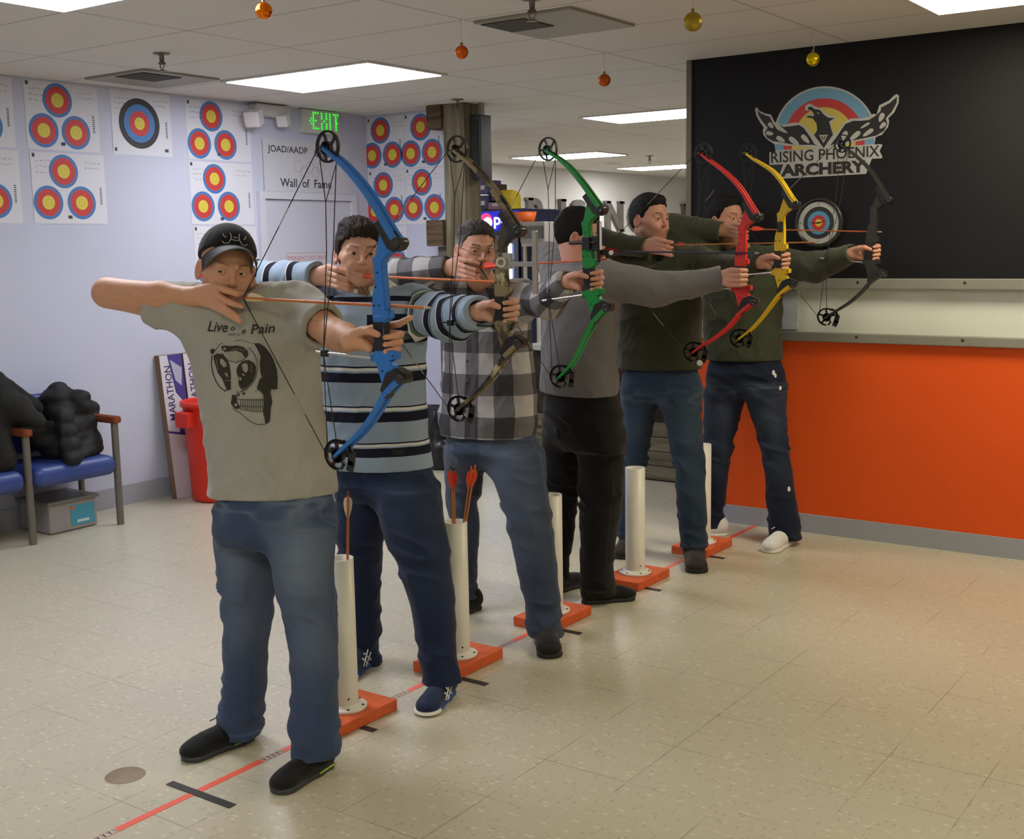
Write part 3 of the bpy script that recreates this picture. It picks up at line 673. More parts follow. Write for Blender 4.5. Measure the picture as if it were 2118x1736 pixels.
def shoe(person, heel, toe, style, wide=1.):
    """heel and toe on the floor"""
    heel = A(heel[0], heel[1], 0); toe = A(toe[0], toe[1], 0); d = toe-heel; L = np.linalg.norm(d); d /= L; R = np.stack([np.cross(d, A(0, 0, 1)), d, A(0, 0, 1)], 1); k = A(wide, 1, 1)*L/.29
    up = SDF(); boot = style == 'boot'; sh = .022 if boot else .018
    up.u(cone((0, .045, .052), (0, .19, .040), .040, .034)).u(cone((0, .045, .045), (.004, .215, .032), .038, .038), .02).u(ell((.004, .235, .030), (.043, .052, .030)), .02)
    up.u(cone((0, .052, .08), (0, .060, .13 if boot else .088), .038, .036), .03)
    up.isx(boxs((0, .145, .115), (.055, .16, .115-sh+.002))); up.disp(lambda P: -.0015*(vnoise(P*A(60, 60, 60), 2)-.5))
    so = SDF().u(cone((0, .042, sh/2), (0, .10, sh/2), .037)).u(cone((0, .10, sh/2), (.003, .235, sh/2), .036, .046), .02); so.isx(boxs((0, .145, sh/2+.001), (.09, .2, sh/2+.001), .004), .004)
    lo, hi = (-.06, -.01, -.005), (.06, .30, .2)
    cfg = {'black': ((24, 24, 27), (52, 56, 62)), 'plain': ((22, 21, 22), (26, 25, 25)), 'navy': ((26, 40, 74), (34, 78, 150)), 'boot': ((44, 34, 30), (24, 20, 18)), 'white': ((226, 226, 226), (222, 220, 214))}[style]
    V, F = surf(up, lo, hi, .004); V = relax(V, F, 1); o = npmesh('shoe', V*k@R.T+heel, F, [cloth('shoe_'+style, cfg[0], None, 200, .15, .7)], person)
    V, F = surf(so, lo, hi, .004); V = relax(V, F, 1); sm = [mat('sole_'+style, cfg[1], .5)]
    s_ = npmesh('sole', V*k@R.T+heel, F, sm, o)
    T = lambda p: (np.array(p, float)*k)@R.T+heel
    if style in ('black', 'navy'):
        g = G(); mt = mat('lime_edge', (168, 190, 70), .5) if style == 'black' else mat('white_foam', (224, 222, 212), .6)
        if style == 'black':
            for s in (-1, 1): g.tube([T((s*(.036+.003*q), .02+.09*q, .016-.001*q)) for q in np.linspace(0, 1, 6)], .0035, 6)
        else: g.tube([T((.046*math.sin(q)+.003, .235+.048*math.cos(q), .012)) for q in np.linspace(-1.9, 1.9, 12)], [.004]+[.0075]*10+[.004], 8)
        g.build('sole_edge', [mt], o)
    g = G(); lm = mat('lace_'+style, {'black': (20, 20, 22), 'plain': (18, 18, 18), 'navy': (24, 66, 110), 'boot': (60, 52, 44), 'white': (232, 232, 230)}[style], .8)
    for i in range(5):
        y0 = .105+.022*i; zt = .101-.0105*i; g.tube([T((s*.024, y0+.004*s, zt-.010)) if abs(s) == 1 else T((0, y0, zt+.002)) for s in (-1, 0, 1)], .0022, 6)
    if style in ('black', 'white'): g.tube([T((0, .10, .095)), T((.02, .125, .104)), T((.036, .15, .092))], .0018, 6)
    g.build('laces', [lm], o)
    if style == 'navy':
        g = G()
        for (a, b) in (((.10, .03), (.16, .075)), ((.13, .025), (.175, .06)), ((.10, .06), (.15, .022)), ((.125, .078), (.17, .03))):
            g.tube([T((-.0425, a[0], a[1])), T((-.0425, b[0], b[1]))], .0028, 6, up=(0, 0, 1))
        g.build('white_stripes', [mat('shoe_stripe', (220, 224, 230), .5)], o)
    return o
RES = 1.0
def axis_(a, b): d = b-a; return d/np.linalg.norm(d)
def person(c):
    """one archer: c holds picture outlines (pixel rows) with their depth planes, the pose and the clothes"""
    Yt = c['Yt']; th = math.radians(c['chest']); nrm = A(math.cos(th), math.sin(th), 0); left = A(-math.sin(th), math.cos(th), 0)
    O = A(*c['bow']); Np = onY(*c['nock'], O[1]); mir = c.get('mirror', False)            # mirror: archer faces away, bow in the right hand
    ft = c['feet']; fx = onZ(*ft[0], 0) if False else None
    root = empty('person', ((c['shoes'][0][0][0]+c['shoes'][1][0][0])/2, (c['shoes'][0][0][1]+c['shoes'][1][0][1])/2, 0), c['label'], 'person', None)
    def hw(y, xl, xr, Y):
        p = onY((xl+xr)/2, y, Y); return p, (xr-xl)/2*depth(p)/FPX
    # ---- torso stations
    ratio = c.get('ratio', .62); st = []
    for y, xl, xr in c['torso']:
        p, w = hw(y, xl, xr, Yt); v = p[:2]/np.linalg.norm(p[:2]); ct = abs(v@nrm[:2]); a = w/math.sqrt(ct*ct+(ratio*ratio)*(1-ct*ct)); st.append((p[2], p[0], p[1], a, a*ratio))
    st = np.array(st); hem = st[-1]; topz = st[0, 0]
    yawt = th+math.pi/2
    C = onY(*c['chestpx'], Yt); sw = c.get('sw', .175); up_ = c.get('shz', (0, 0))
    SL = C+left*sw+A(0, 0, up_[0]); SR = C-left*sw+A(0, 0, up_[1]); Sb, Sd = (SR, SL) if mir else (SL, SR)
    # ---- hands
    wx, wz = c.get('warp', (0, 0)); G_ = O+A(-.018+wx, 0, -.045+wz); ub = A(1, 0, 0); vb = A(0, 1, 0) if mir else A(0, -1, 0)
    ang = math.radians(c.get('bowyaw', 0)); ub = A(math.cos(ang), math.sin(ang), 0); vb = A(-math.sin(ang), math.cos(ang), 0)*(1 if mir else -1); Rb = np.stack([ub, vb, A(0, 0, 1)], 1)
    Wb = G_+Rb@A(-.098, -.005, -.010)
    ang = math.radians(c['drawyaw']); dz = math.radians(c.get('drawtilt', 0)); ud = A(math.cos(ang)*math.cos(dz), math.sin(ang)*math.cos(dz), math.sin(dz)); vd = A(math.sin(ang), -math.cos(ang), 0)*(-1 if mir else 1); Rd = np.stack([ud, vd, np.cross(vd, ud) if mir else np.cross(ud, vd)], 1)
    if Rd[2, 2] < 0: Rd[:, 2] *= -1
    Wd = Np+Rd@A(-.165, .004, -.007)
    ua, fa = c.get('bones', (.285, .262))
    if 'elbow' in c: Ed = onY(*c['elbow'][:2], c['elbow'][2])
    else: Ed = ik(Sd, Wd, ua, fa, c.get('dpole', (-1, 0, .2)))
    Lb = np.linalg.norm(Sb-Wb)*c.get('bstraight', 1.018); Eb = ik(Sb, Wb, Lb*.5, Lb*.5, c.get('bpole', (0, .8, -.35)))
    # ---- head frame
    Hc = onY(*c['head'][:2], c['head'][2]); fy, fp, fr_ = [math.radians(v) for v in c['face']]; hs = c.get('hs', 1.)
    f = A(math.cos(fy)*math.cos(fp), math.sin(fy)*math.cos(fp), math.sin(fp)); upv = A(0, 0, 1.)*math.cos(fr_)+np.cross(f, A(0, 0, 1.))*math.sin(fr_); RH = basis(f, upv)
    neckb = C-nrm*.01+A(0, 0, .035); nb = RH.T@((neckb-Hc)/hs)
    # ---- body: head, neck, arms and hands in one mesh
    hd = head_sdf(**c.get('headk', {})); hd.u(cone((0, -.028, -.055), nb, c.get('nr', .057), .064), .028)
    V, F = surf(hd, np.minimum((-.10, -.12, -.14), nb-.06), np.maximum((.10, .125, .135), nb+.06), c.get('hres', .0025)*RES); V = relax(V, F, 1, .35)
    tint = head_colors(V, s2l(c['skin']), c.get('stub', (*s2l((110, 86, 72)), .3)), c.get('brow', (*s2l((52, 38, 32)), .85)), s2l(c.get('lip', (168, 96, 84))))
    parts = [(V*hs@RH.T+Hc, F)]; tints = [tint]; sk = np.array(s2l(c['skin']))
    def hand(Hs, R, o, flip, E, S, bare):
        V, F = surf(Hs, (-.205, -.065, -.085), (.09, .065, .075), c.get('hdres', .0025)*RES); V = relax(V, F, 1, .35)
        k = np.exp(-((V[:, 0]+.0)/.03)**2)*.16; tc = sk*(1-k[:, None])+np.array(s2l((196, 112, 92)))*k[:, None]
        V = V@R.T+o; 
        if flip: F = F[:, ::-1]
        return V, F, tc
    gh = grip_hand(c.get('point', False)); dh = draw_hand(c.get('spread', False), c.get('flat', False))
    for Hs, R, o, E, S in ((gh, Rb, G_, Eb, Sb), (dh, Rd, Np, Ed, Sd)):
        flip = np.linalg.det(R) < 0; Wl = R.T@((Wb if Hs is gh else Wd)-o); El = R.T@(E-o); Sl = R.T@(S-o); bare = c.get('bare', False)
        dE = (El-Wl)/np.linalg.norm(El-Wl)
        if bare:
            Hs.u(cone(Wl+dE*.02, Wl+dE*.13, .0275, .041), .02).u(cone(Wl+dE*.13, El, .041, .044), .02).u(cone(El, El+(Sl-El)*.55, .044, .050), .02)
            lo = np.minimum(np.minimum(Wl, El), (-.205, -.065, -.085)); hi = np.maximum(np.maximum(El, El+(Sl-El)*.55)+.06, (.09, .065, .075)); lo = np.minimum(lo-.06, El+(Sl-El)*.55-.06); lo = np.minimum(lo, (-.205, -.065, -.085))
            V, F = surf(Hs, lo, hi, .003*RES); V = relax(V, F, 1, .35); k = np.exp(-((V[:, 0]+.0)/.03)**2)*.16; tc = sk*(1-k[:, None])+np.array(s2l((196, 112, 92)))*k[:, None]
            hairy = np.clip((-.12-V[:, 0])/.1, 0, 1)*np.clip(vnoise(V*A(60, 300, 300), 9)-.35, 0, 1)*.35; tc = tc*(1-hairy[:, None])+np.array(s2l((120, 84, 60)))*hairy[:, None]
            V = V@R.T+o; F = F[:, ::-1] if flip else F
        else:
            Hs.u(cone(Wl+dE*.0, Wl+dE*.08, .0265, .031), .015); V, F, tc = hand(Hs, R, o, flip, E, S, bare)
        parts.append((V, F)); tints.append(tc)
    V, F, tn = parts[0][0], parts[0][1], tints[0]
    for (V2, F2), t2, (Sx, Ex, Wx) in zip(parts[1:], tints[1:], ((Sb, Eb, Wb), (Sd, Ed, Wd))):      # the arms run on under the sleeves into the neck
        far = Sx if c.get('bare') else Ex; e1 = int(np.argmin(V[F[:len(parts[0][1])]].mean(1)@axis_(neckb, Hc))); e2 = int(np.argmin(np.linalg.norm(V2[F2].mean(1)-far, axis=1)))
        path = [V2[F2[e2]].mean(0)]+([] if c.get('bare') else [Ex])+[Sx, neckb-A(0, 0, .06), V[F[e1]].mean(0)]
        la = V2[F2[e2]]; lb = V[F[e1]]; b = len(V); o2 = b; V = np.concatenate([V, V2]); rings = [F2[e2]+o2]; ftop = F[e1].copy(); keep = np.ones(len(F), bool); keep[e1] = False; F2 = np.delete(F2, e2, 0); n0 = e1 < len(parts[0][1])
        F = np.concatenate([F[keep], F2+o2]); tn = np.concatenate([tn, t2])
        for k in range(1, len(path)-1):
            d = path[k+1]-path[k-1]; d /= np.linalg.norm(d); q0 = V[rings[-1]]-V[rings[-1]].mean(0); q0 = q0-np.outer(q0@d, d); q0 = q0/np.maximum(np.linalg.norm(q0, axis=1), 1e-6)[:, None]*.018
            i0 = len(V); V = np.concatenate([V, path[k]+q0]); tn = np.concatenate([tn, np.tile(sk, (4, 1))]); rings.append(np.arange(i0, i0+4))
        r_ = rings[-1]; best = min(((np.linalg.norm(V[r_]-V[ftop[::s][(np.arange(4)+k) % 4]], axis=1).sum(), s, k) for s in (1, -1) for k in range(4))); rings.append(ftop[::best[1]][(np.arange(4)+best[2]) % 4])
        F = np.concatenate([F, np.array([[a[k], a[(k+1) % 4], b_[(k+1) % 4], b_[k]] for a, b_ in zip(rings, rings[1:]) for k in range(4)])])
        parts[0] = (parts[0][0], parts[0][1][:-1])
    body = npmesh('body', V, F, [MSKIN], root, {'tint': tn})
    # ---- eyes
    for s in (-1, 1):
        ec = RH@(A(s*.031, .0725, -.0012)*hs)+Hc; gz = A(*c.get('gaze', (0, 1, 0))); gz = RH@(gz/np.linalg.norm(gz)); Rz = basis(gz, A(0, 0, 1)); g = G(); n = 24; rr = .0122*hs; v = []; fcs = []; mi = []
        rings = [0, 8, 16, 24, 31, 45, 60, 80, 110, 150, 180]
        for a in rings:
            for k in range(n):
                q = 2*math.pi*k/n; a_ = math.radians(a); r2 = rr*(1.03 if a < 25 else 1); v.append(ec+Rz@A(r2*math.sin(a_)*math.cos(q), r2*math.cos(a_), r2*math.sin(a_)*math.sin(q)))
        for i in range(len(rings)-1):
            m_ = 2 if rings[i] < 16 else 1 if rings[i] < 31 else 0
            g.add([v[j] for j in range(i*n, (i+2)*n)], [(k, (k+1) % n, n+(k+1) % n, n+k) for k in range(n)], m_, True)
        g.build('eye', [MEYE, mat('iris_'+c['name'], c.get('iris', (70, 46, 30)), .2), MPUP], body)
    # ---- hair
    if c.get('hair'):
        Hh = hair_sdf(c['hair'][0]); V, F = surf(Hh, (-.11, -.135, -.10), (.11, .11, .155), c.get('hres', .0025)*RES)
        sh = A(0, 0, 0); V = V*hs@RH.T+Hc
        Q = (V-Hc)@RH/hs; gre = np.clip((np.abs(Q[:, 0])-.058)/.02, 0, 1)*np.clip((.06-Q[:, 2])/.05, 0, 1) if c['hair'][3:] else np.zeros(len(V))
        npmesh('hair', V, F, [c['hair'][1]], root, {'grey': gre})
    # ---- shirt
    stx = np.concatenate([st, [np.r_[hem[0]-.05, hem[1:]]]]); S = SDF().u(loft(stx, yawt)); sr = c.get('sleeve', (.080, .070, .052)); k = .05
    for (Sx, Ex, Wx, isb) in ((Sb, Eb, Wb, True), (Sd, Ed, Wd, False)):
        S.u(cone(C+A(0, 0, .012)+(Sx-C)*.25, Sx, .075, sr[0]*.92), .045)
        if c.get('bare'):
            e = Sx+(Ex-Sx)*c['cuff'][0 if isb else 1]; d = (Ex-Sx)/np.linalg.norm(Ex-Sx); S.u(cone(Sx, e+d*.03, sr[0], sr[1]), .04)
            S.isx(lambda P, e=e, d=d: np.where(np.linalg.norm(P-e, axis=1) < .12, (P-e)@d, -1.)); S.sub(cone(e-d*.02, e+d*.03, sr[1]-.009))
        else:
            S.u(cone(Sx, Ex, sr[0], sr[1]), .035); d = (Wx-Ex)/np.linalg.norm(Wx-Ex); w2 = Wx+d*(.006-c.get('cuffback', .015)); S.u(cone(Ex, w2, sr[1], sr[2]), .02)
            S.u(cone(w2-d*.055, w2, sr[2]*.98, sr[2]), .006); S.isx(lambda P, w2=w2, d=d: np.where(np.linalg.norm(P-w2, axis=1) < .11, (P-w2)@d-.004, -1.))
            S.sub(cone(w2-d*.035, w2+d*.05, sr[2]-.010), .004)
    nk = c.get('neckhole', .066); axn = (Hc-neckb)/np.linalg.norm(Hc-neckb)
    S.sub(cone(neckb-axn*.005+nrm*c.get('nkf', .012), neckb+axn*.12, nk, nk*1.1), .008)
    wa = c.get('wrinkle', .006)*1.7; wk = c.get('wseed', 0); lat = left; zc_ = C[2]
    def wr(P):
        q = P-C; a = q@lat; f_ = q@nrm
        n1 = vnoise(np.stack([a*9+q[:, 2]*5, f_*5, q[:, 2]*6-a*4], 1)+wk*7.3, 1); n2 = vnoise(np.stack([a*26-q[:, 2]*14, f_*12, q[:, 2]*11+a*9], 1)+wk*3.1, 2)
        e = 1-np.abs(2*n1-1); r = 1-np.abs(2*n2-1); return -wa*(e**2-.35)-wa*.45*(r**2-.35)
    S.disp(wr); S.isx(lambda P: hem[0]-P[:, 2]+.010*np.clip(((P-C)@left)/.2, -1, 1)*c.get('hemtilt', 0), .002)
    if c.get('hemz'): S.isx(c['hemz'](C, lat, nrm))
    P3 = np.array([Sb, Sd, Eb, Ed, Wb, Wd]); tl = st[:, 1:3]; am = st[:, 3].max()
    if c.get('bare'): P3 = np.array([Sb, Sd, Sb+(Eb-Sb)*.7, Sd+(Ed-Sd)*.7])
    lo = np.minimum(P3.min(0)-.10, [tl[:, 0].min()-am, tl[:, 1].min()-am, st[:, 0].min()-.03]); hi = np.maximum(P3.max(0)+.10, [tl[:, 0].max()+am, tl[:, 1].max()+am, topz+.04])
    V, F = surf(S, lo, hi, c.get('sres', .0055)*RES); V = relax(V, F, 1, .4)
    def armco(V):
        best = np.full(len(V), 9.); s = np.zeros(len(V)); ar = np.zeros(len(V)); 
        for sg, (Sx, Ex, Wx) in ((1, (Sb, Eb, Wb)), (-1, (Sd, Ed, Wd))):
            acc = 0
            for a, b in ((Sx, Ex), (Ex, Wx)):
                d = b-a; L = np.linalg.norm(d); t_ = np.clip((V-a)@d/L/L, 0, 1); ds = np.linalg.norm(V-a-t_[:, None]*d, axis=1); m = ds < best
                q = V-a-t_[:, None]*d; u1 = np.cross(d/L, A(0, 0, 1.)); u1 /= np.linalg.norm(u1); u2 = np.cross(u1, d/L)
                s = np.where(m, acc+t_*L, s); ar = np.where(m, np.arctan2(q@u1, q@u2)*.07, ar); best = np.where(m, ds, best); acc += L
        return s, ar, best
    s_, ar_, bd = armco(V); zc2 = np.clip(V[:, 2], st[:, 0].min(), topz); so_ = st[np.argsort(st[:, 0])]
    cx = np.interp(zc2, so_[:, 0], so_[:, 1]); cy = np.interp(zc2, so_[:, 0], so_[:, 2]); q = np.stack([V[:, 0]-cx, V[:, 1]-cy], 1)
    au = np.arctan2(q@left[:2], (q@nrm[:2]))*.20; sleeve_m = np.clip((s_-.05)/.03, 0, 1)*np.clip((.13-bd)/.02, 0, 1)
    att = {'mask': sleeve_m, 'along': s_, 'around': ar_, 'tu': au, 'tz': V[:, 2], 'lat': (V-C)@left}
    shirt = npmesh('shirt', V, F, [c['shirt']], root, att)
    # ---- jeans
    J = SDF(); legs = []
    for rows, hip, ank in zip(c['legs'], (Yt, Yt), c['ank']):
        r_ = []; y0 = rows[0][0]; y1 = rows[-1][0]
        for y, xl, xr in rows:
            Y = hip+(ank-hip)*((y-y0)/(y1-y0))+c.get('legsep', 0)*0; p, w = hw(y, xl, xr, Y); r_.append((p[2], p[0], p[1], w, w*1.04))
        legs.append(np.array(r_)); e_ = min(r_); J.u(loft(r_+[(e_[0]-.04,)+tuple(e_[1:])], 0), .018)
    ps = []
    for y, xl, xr in c['hips']:
        p, w = hw(y, xl, xr, Yt); last = y == c['hips'][-1][0]; w = w*(.95 if last else 1); rt = .46 if last else ratio*.90 if p[2] > hem[0]-.03 else .66; w = w*(.87 if p[2] > hem[0]-.005 else 1); v = p[:2]/np.linalg.norm(p[:2]); ct = abs(v@nrm[:2]); a = w/math.sqrt(ct*ct+rt*rt*(1-ct*ct)); ps.append((p[2], p[0], p[1], a, a*rt))
    J.u(loft(ps, yawt), .045)
    kz = [float(np.interp(.28, [0, 1], [l[:, 0].min(), l[:, 0].max()])) for l in legs]; zk = .50
    def jw(P):
        z = P[:, 2]; am_ = .007+.015*np.exp(-((z-zk)/.07)**2)+.011*np.clip((.28-z)/.2, 0, 1)+.005*np.exp(-((z-.84)/.06)**2)
        n1 = 1-np.abs(2*vnoise(np.stack([P[:, 0]*9+z*4, P[:, 1]*9, z*20+P[:, 0]*6], 1)+wk*5.7, 3)-1); n2 = vnoise(P*A(6, 6, 4)+wk, 4)
        return -am_*(n1**2-.35)-.006*(n2-.5)
    J.disp(jw)
    for l in legs:
        e_ = l[np.argmin(l[:, 0])]; J.isx(lambda P, e_=e_: np.where((np.hypot(P[:, 0]-e_[1], P[:, 1]-e_[2]) < .17) & (P[:, 2] < e_[0]+.12), e_[0]-P[:, 2], -1.), .002)
    L_ = np.concatenate(legs); pz = np.array(ps)
    lo = [min(L_[:, 1].min(), pz[:, 1].min())-.2, min(L_[:, 2].min(), pz[:, 2].min())-.2, L_[:, 0].min()-.02]; hi = [max(L_[:, 1].max(), pz[:, 1].max())+.2, max(L_[:, 2].max(), pz[:, 2].max())+.2, pz[:, 0].max()+.02]
    V, F = surf(J, lo, hi, .0065*RES); V = relax(V, F, 1, .4)
    wear = np.zeros(len(V)); seam = np.zeros(len(V)); cr = np.zeros(len(V))
    for l in legs:
        so_ = l[np.argsort(l[:, 0])]; cx = np.interp(V[:, 2], so_[:, 0], so_[:, 1]); cy = np.interp(V[:, 2], so_[:, 0], so_[:, 2]); q = np.stack([V[:, 0]-cx, V[:, 1]-cy], 1); rn = np.linalg.norm(q, axis=1); rr_ = np.interp(V[:, 2], so_[:, 0], so_[:, 3])
        m = rn < rr_*1.35; fr2 = (q@(nrm[:2]*(1 if not mir else 1)))/np.maximum(rn, 1e-4)
        wear = np.maximum(wear, np.where(m, np.clip(fr2-.25, 0, 1)*(np.exp(-((V[:, 2]-.68)/.15)**2)+.5*np.exp(-((V[:, 2]-.42)/.1)**2)), 0))
        lt = q@left[:2]/np.maximum(rn, 1e-4); seam = np.maximum(seam, np.where(m & (np.abs(fr2) < .035), 1, 0))
    hz = [l[:, 0].min() for l in legs]; seam = np.maximum(seam, np.where(np.abs(V[:, 2]-(min(hz)+.028)) < .004, .9, 0))
    cr = np.exp(-((V[:, 2]-.84)/.05)**2)*np.clip((1-np.abs(2*vnoise(V*A(10, 10, 42)+3, 5)-1)-.6)*2.5, 0, 1)
    att = {'wear': wear*c.get('wearamt', 1), 'seam': seam, 'crease': cr}
    if c.get('rips'):
        rp = np.zeros(len(V)); 
        for (x_, y_, r_) in c['rips']:
            best = None
            pp = np.array([pix(v) for v in V[::1]]) if not hasattr(person, 'c') else person.c
            d2 = ((pp[:, 0]-x_)/(r_*.55))**2+((pp[:, 1]-y_)/r_)**2; fr3 = np.array([depth(v) for v in V]) < np.median([depth(v) for v in V[::50]])+.05
            rp = np.maximum(rp, np.where((d2 < 1.6) & fr3, np.clip(1.4-d2, 0, 1), 0))
        att['rip'] = rp
    jeans = npmesh('jeans' if c.get('pants', 'jeans') == 'jeans' else 'trousers', V, F, [c['jeans']], root, att)
    for l, to, stl in zip(legs, [q[1] for q in c['shoes']], c['shoestyle']):
        an = l[np.argmin(l[:, 0]), 1:3]; to = np.array(to[:2], float); d = (to-an)/np.linalg.norm(to-an); hl = an-d*.062; tl_ = np.linalg.norm(to-hl)
        if tl_ < .27: hl = to-d*.27
        if tl_ > .31: to = hl+d*.31
        shoe(root, hl, to, stl, c.get('wide', 1.04))
    c.update(root=root, body=body, shirtobj=shirt, jeansobj=jeans, Hc=Hc, RH=RH, hs_=hs, C=C, left=left, nrm=nrm, neckb=neckb, axn=axn, N=Np, st=st)
    return c
# ------------------------------------------------------------------ the six archers
Z0 = lambda x, y: onZ(x, y, 0)
def rugby(name):
    t = NT(name); P = t.coord(); tz = t.attr('tz').outputs['Fac']; la = t.attr('lat').outputs['Fac']; al = t.attr('along').outputs['Fac']; mk = t.attr('mask').outputs['Fac']
    z = lambda y: float(onY(775, y, 3.3)[2])
    navy, white, sky, green = s2l((30, 31, 46)), s2l((214, 216, 216)), s2l((142, 160, 182)), s2l((98, 116, 96))
    f = bands(t, tz, None); n = t.noise(P, 240, 2); c0 = t.mix(n, sky, s2l((154, 171, 192))); col = c0
    tzw = t.math('ADD', tz, t.math('MULTIPLY', t.math('SUBTRACT', t.noise(P, 6, 2), .5), .012))
    for a, b, c in ((752, 755.5, navy), (755.5, 762, white), (762, 765, sky), (766, 786, navy), (834, 837, navy), (837, 843, white), (846, 866, navy), (907, 910, navy), (910, 915, white), (918, 936, navy), (612, 622, navy), (648, 682, navy), (682, 686, white), (688, 699, green), (699, 707, navy)):
        k = t.math('MULTIPLY', t.math('GREATER_THAN', tzw, z(b)), t.math('LESS_THAN', tzw, z(a)))
        if a in (648, 682, 688, 699): k = t.math('MULTIPLY', k, t.math('GREATER_THAN', la, .02))
        col = t.mix(k, col, c)
    for a, b, c in ((.060, .098, white), (.064, .070, navy), (.072, .092, green), (.094, .104, navy)):
        pass
    sl = c0; g = bands(t, al, None)
    for a, b, c in ((.03, .075, navy), (.075, .082, white), (.082, .098, green), (.098, .106, navy), (.165, .170, white), (.170, .200, navy), (.205, .209, navy), (.262, .266, white), (.266, .300, navy), (.305, .309, navy), (.385, .389, white), (.389, .425, navy), (.430, .434, navy), (.50, .505, white), (.505, .535, navy), (.62, .625, white), (.625, .655, navy)): sl = g(sl, a, b, c)
    m = t.done(t.mix(mk, col, sl), .85, .15); t.bump(n, .15, .006); return m
def plaid(name):
    t = NT(name); P = t.coord(); mk = t.attr('mask').outputs['Fac']; S = .178
    def ch(v, off, S=S):
        fr_ = t.math('FRACT', t.math('ADD', t.math('DIVIDE', v, S), off)); return t.math('GREATER_THAN', fr_, .5)
    def pl(u, v, ou, ov, S=S):
        s = t.math('ADD', ch(u, ou, S), ch(v, ov, S)); c = t.mix(t.math('GREATER_THAN', s, .5), s2l((62, 60, 64)), s2l((112, 110, 114))); return t.mix(t.math('GREATER_THAN', s, 1.5), c, s2l((184, 180, 182)))
    to = pl(t.attr('tu').outputs['Fac'], t.attr('tz').outputs['Fac'], 10.30, .35); sl = pl(t.attr('along').outputs['Fac'], t.attr('around').outputs['Fac'], .1, 10.3, .15)
    pk = t.smooth(t.math('ABSOLUTE', t.math('ADD', t.attr('tu').outputs['Fac'], .0)), .0165, .0155)
    to = t.mix(t.math('MULTIPLY', pk, .45), to, s2l((96, 94, 98)))
    n = t.noise(P, 260, 2); m = t.done(t.mix(t.math('MULTIPLY', n, .25), t.mix(mk, to, sl), s2l((96, 94, 98))), .9, .12); t.bump(n, .15, .006); return m
MTEE = cloth('heather_tee', (176, 175, 168), (140, 139, 133), 520, .12)
HBR = hairmat('brown_hair', (26, 18, 16), (50, 37, 32)); HBK = hairmat('black_hair', (12, 10, 10), (28, 23, 22))
def greying():
    t = NT('greying_hair'); P = t.coord(); n = t.noise(t.scale(P, (1, .25, .6)), 330, 3); g = t.attr('grey').outputs['Fac']
    m = t.done(t.mix(t.math('MULTIPLY', g, .8), t.mix(n, s2l((40, 34, 32)), s2l((66, 58, 54))), t.mix(n, s2l((120, 116, 114)), s2l((180, 176, 172)))), .6, .3); t.bump(n, .5, .004); return m
CAST = []
CAST.append(person(dict(name='a', label='person in black cap and grey skull T-shirt drawing the blue bow, nearest the camera', Yt=2.60, chest=-50, bow=(-2.196, 2.489, 1.42), nock=(503, 617), feet=[(450, 1560)],
    torso=[(598, 455, 590), (612, 415, 618), (640, 388, 645), (680, 386, 652), (725, 392, 655), (765, 402, 657), (810, 413, 660), (860, 423, 664), (930, 431, 676), (985, 433, 688), (1022, 433, 693)],
    chestpx=(513, 655), sw=.165, shz=(.015, .02), drawyaw=14, drawtilt=-4, elbow=(222, 606, 2.36), bpole=(0, .7, -.6), bowyaw=4,
    head=(470, 557, 2.535), face=(-31, -6, -8), hs=1.02, headk=dict(lid=.0036), skin=(200, 152, 124), stub=(*s2l((120, 84, 66)), .35), brow=(*s2l((110, 74, 56)), .7), gaze=(.55, 1, .05), iris=(84, 70, 50),
    shirt=MTEE, sleeve=(.080, .067, .05), bare=True, cuff=(.62, .50), point=True, spread=True, ratio=.60, wrinkle=.007, neckhole=.070, hres=.002, hdres=.002,
    hips=[(1005, 440, 692), (1050, 443, 692), (1100, 443, 692), (1128, 446, 692)],
    legs=[[(1090, 443, 560), (1130, 445, 560), (1200, 452, 563), (1260, 461, 562), (1290, 463, 557), (1350, 464, 552), (1430, 462, 547), (1490, 452, 543), (1520, 446, 541)],
          [(1090, 556, 694), (1130, 560, 694), (1200, 570, 690), (1260, 588, 688), (1290, 597, 690), (1350, 601, 697), (1430, 605, 698), (1500, 602, 700), (1560, 602, 699)]], ank=(2.56, 2.53),
    shoes=[(Z0(532, 1527), Z0(375, 1580)), (Z0(682, 1580), Z0(566, 1648))], shoestyle=('black', 'black'), jeans=denim('mid_blue_denim', (50, 62, 87), (120, 131, 146)), wseed=1)))
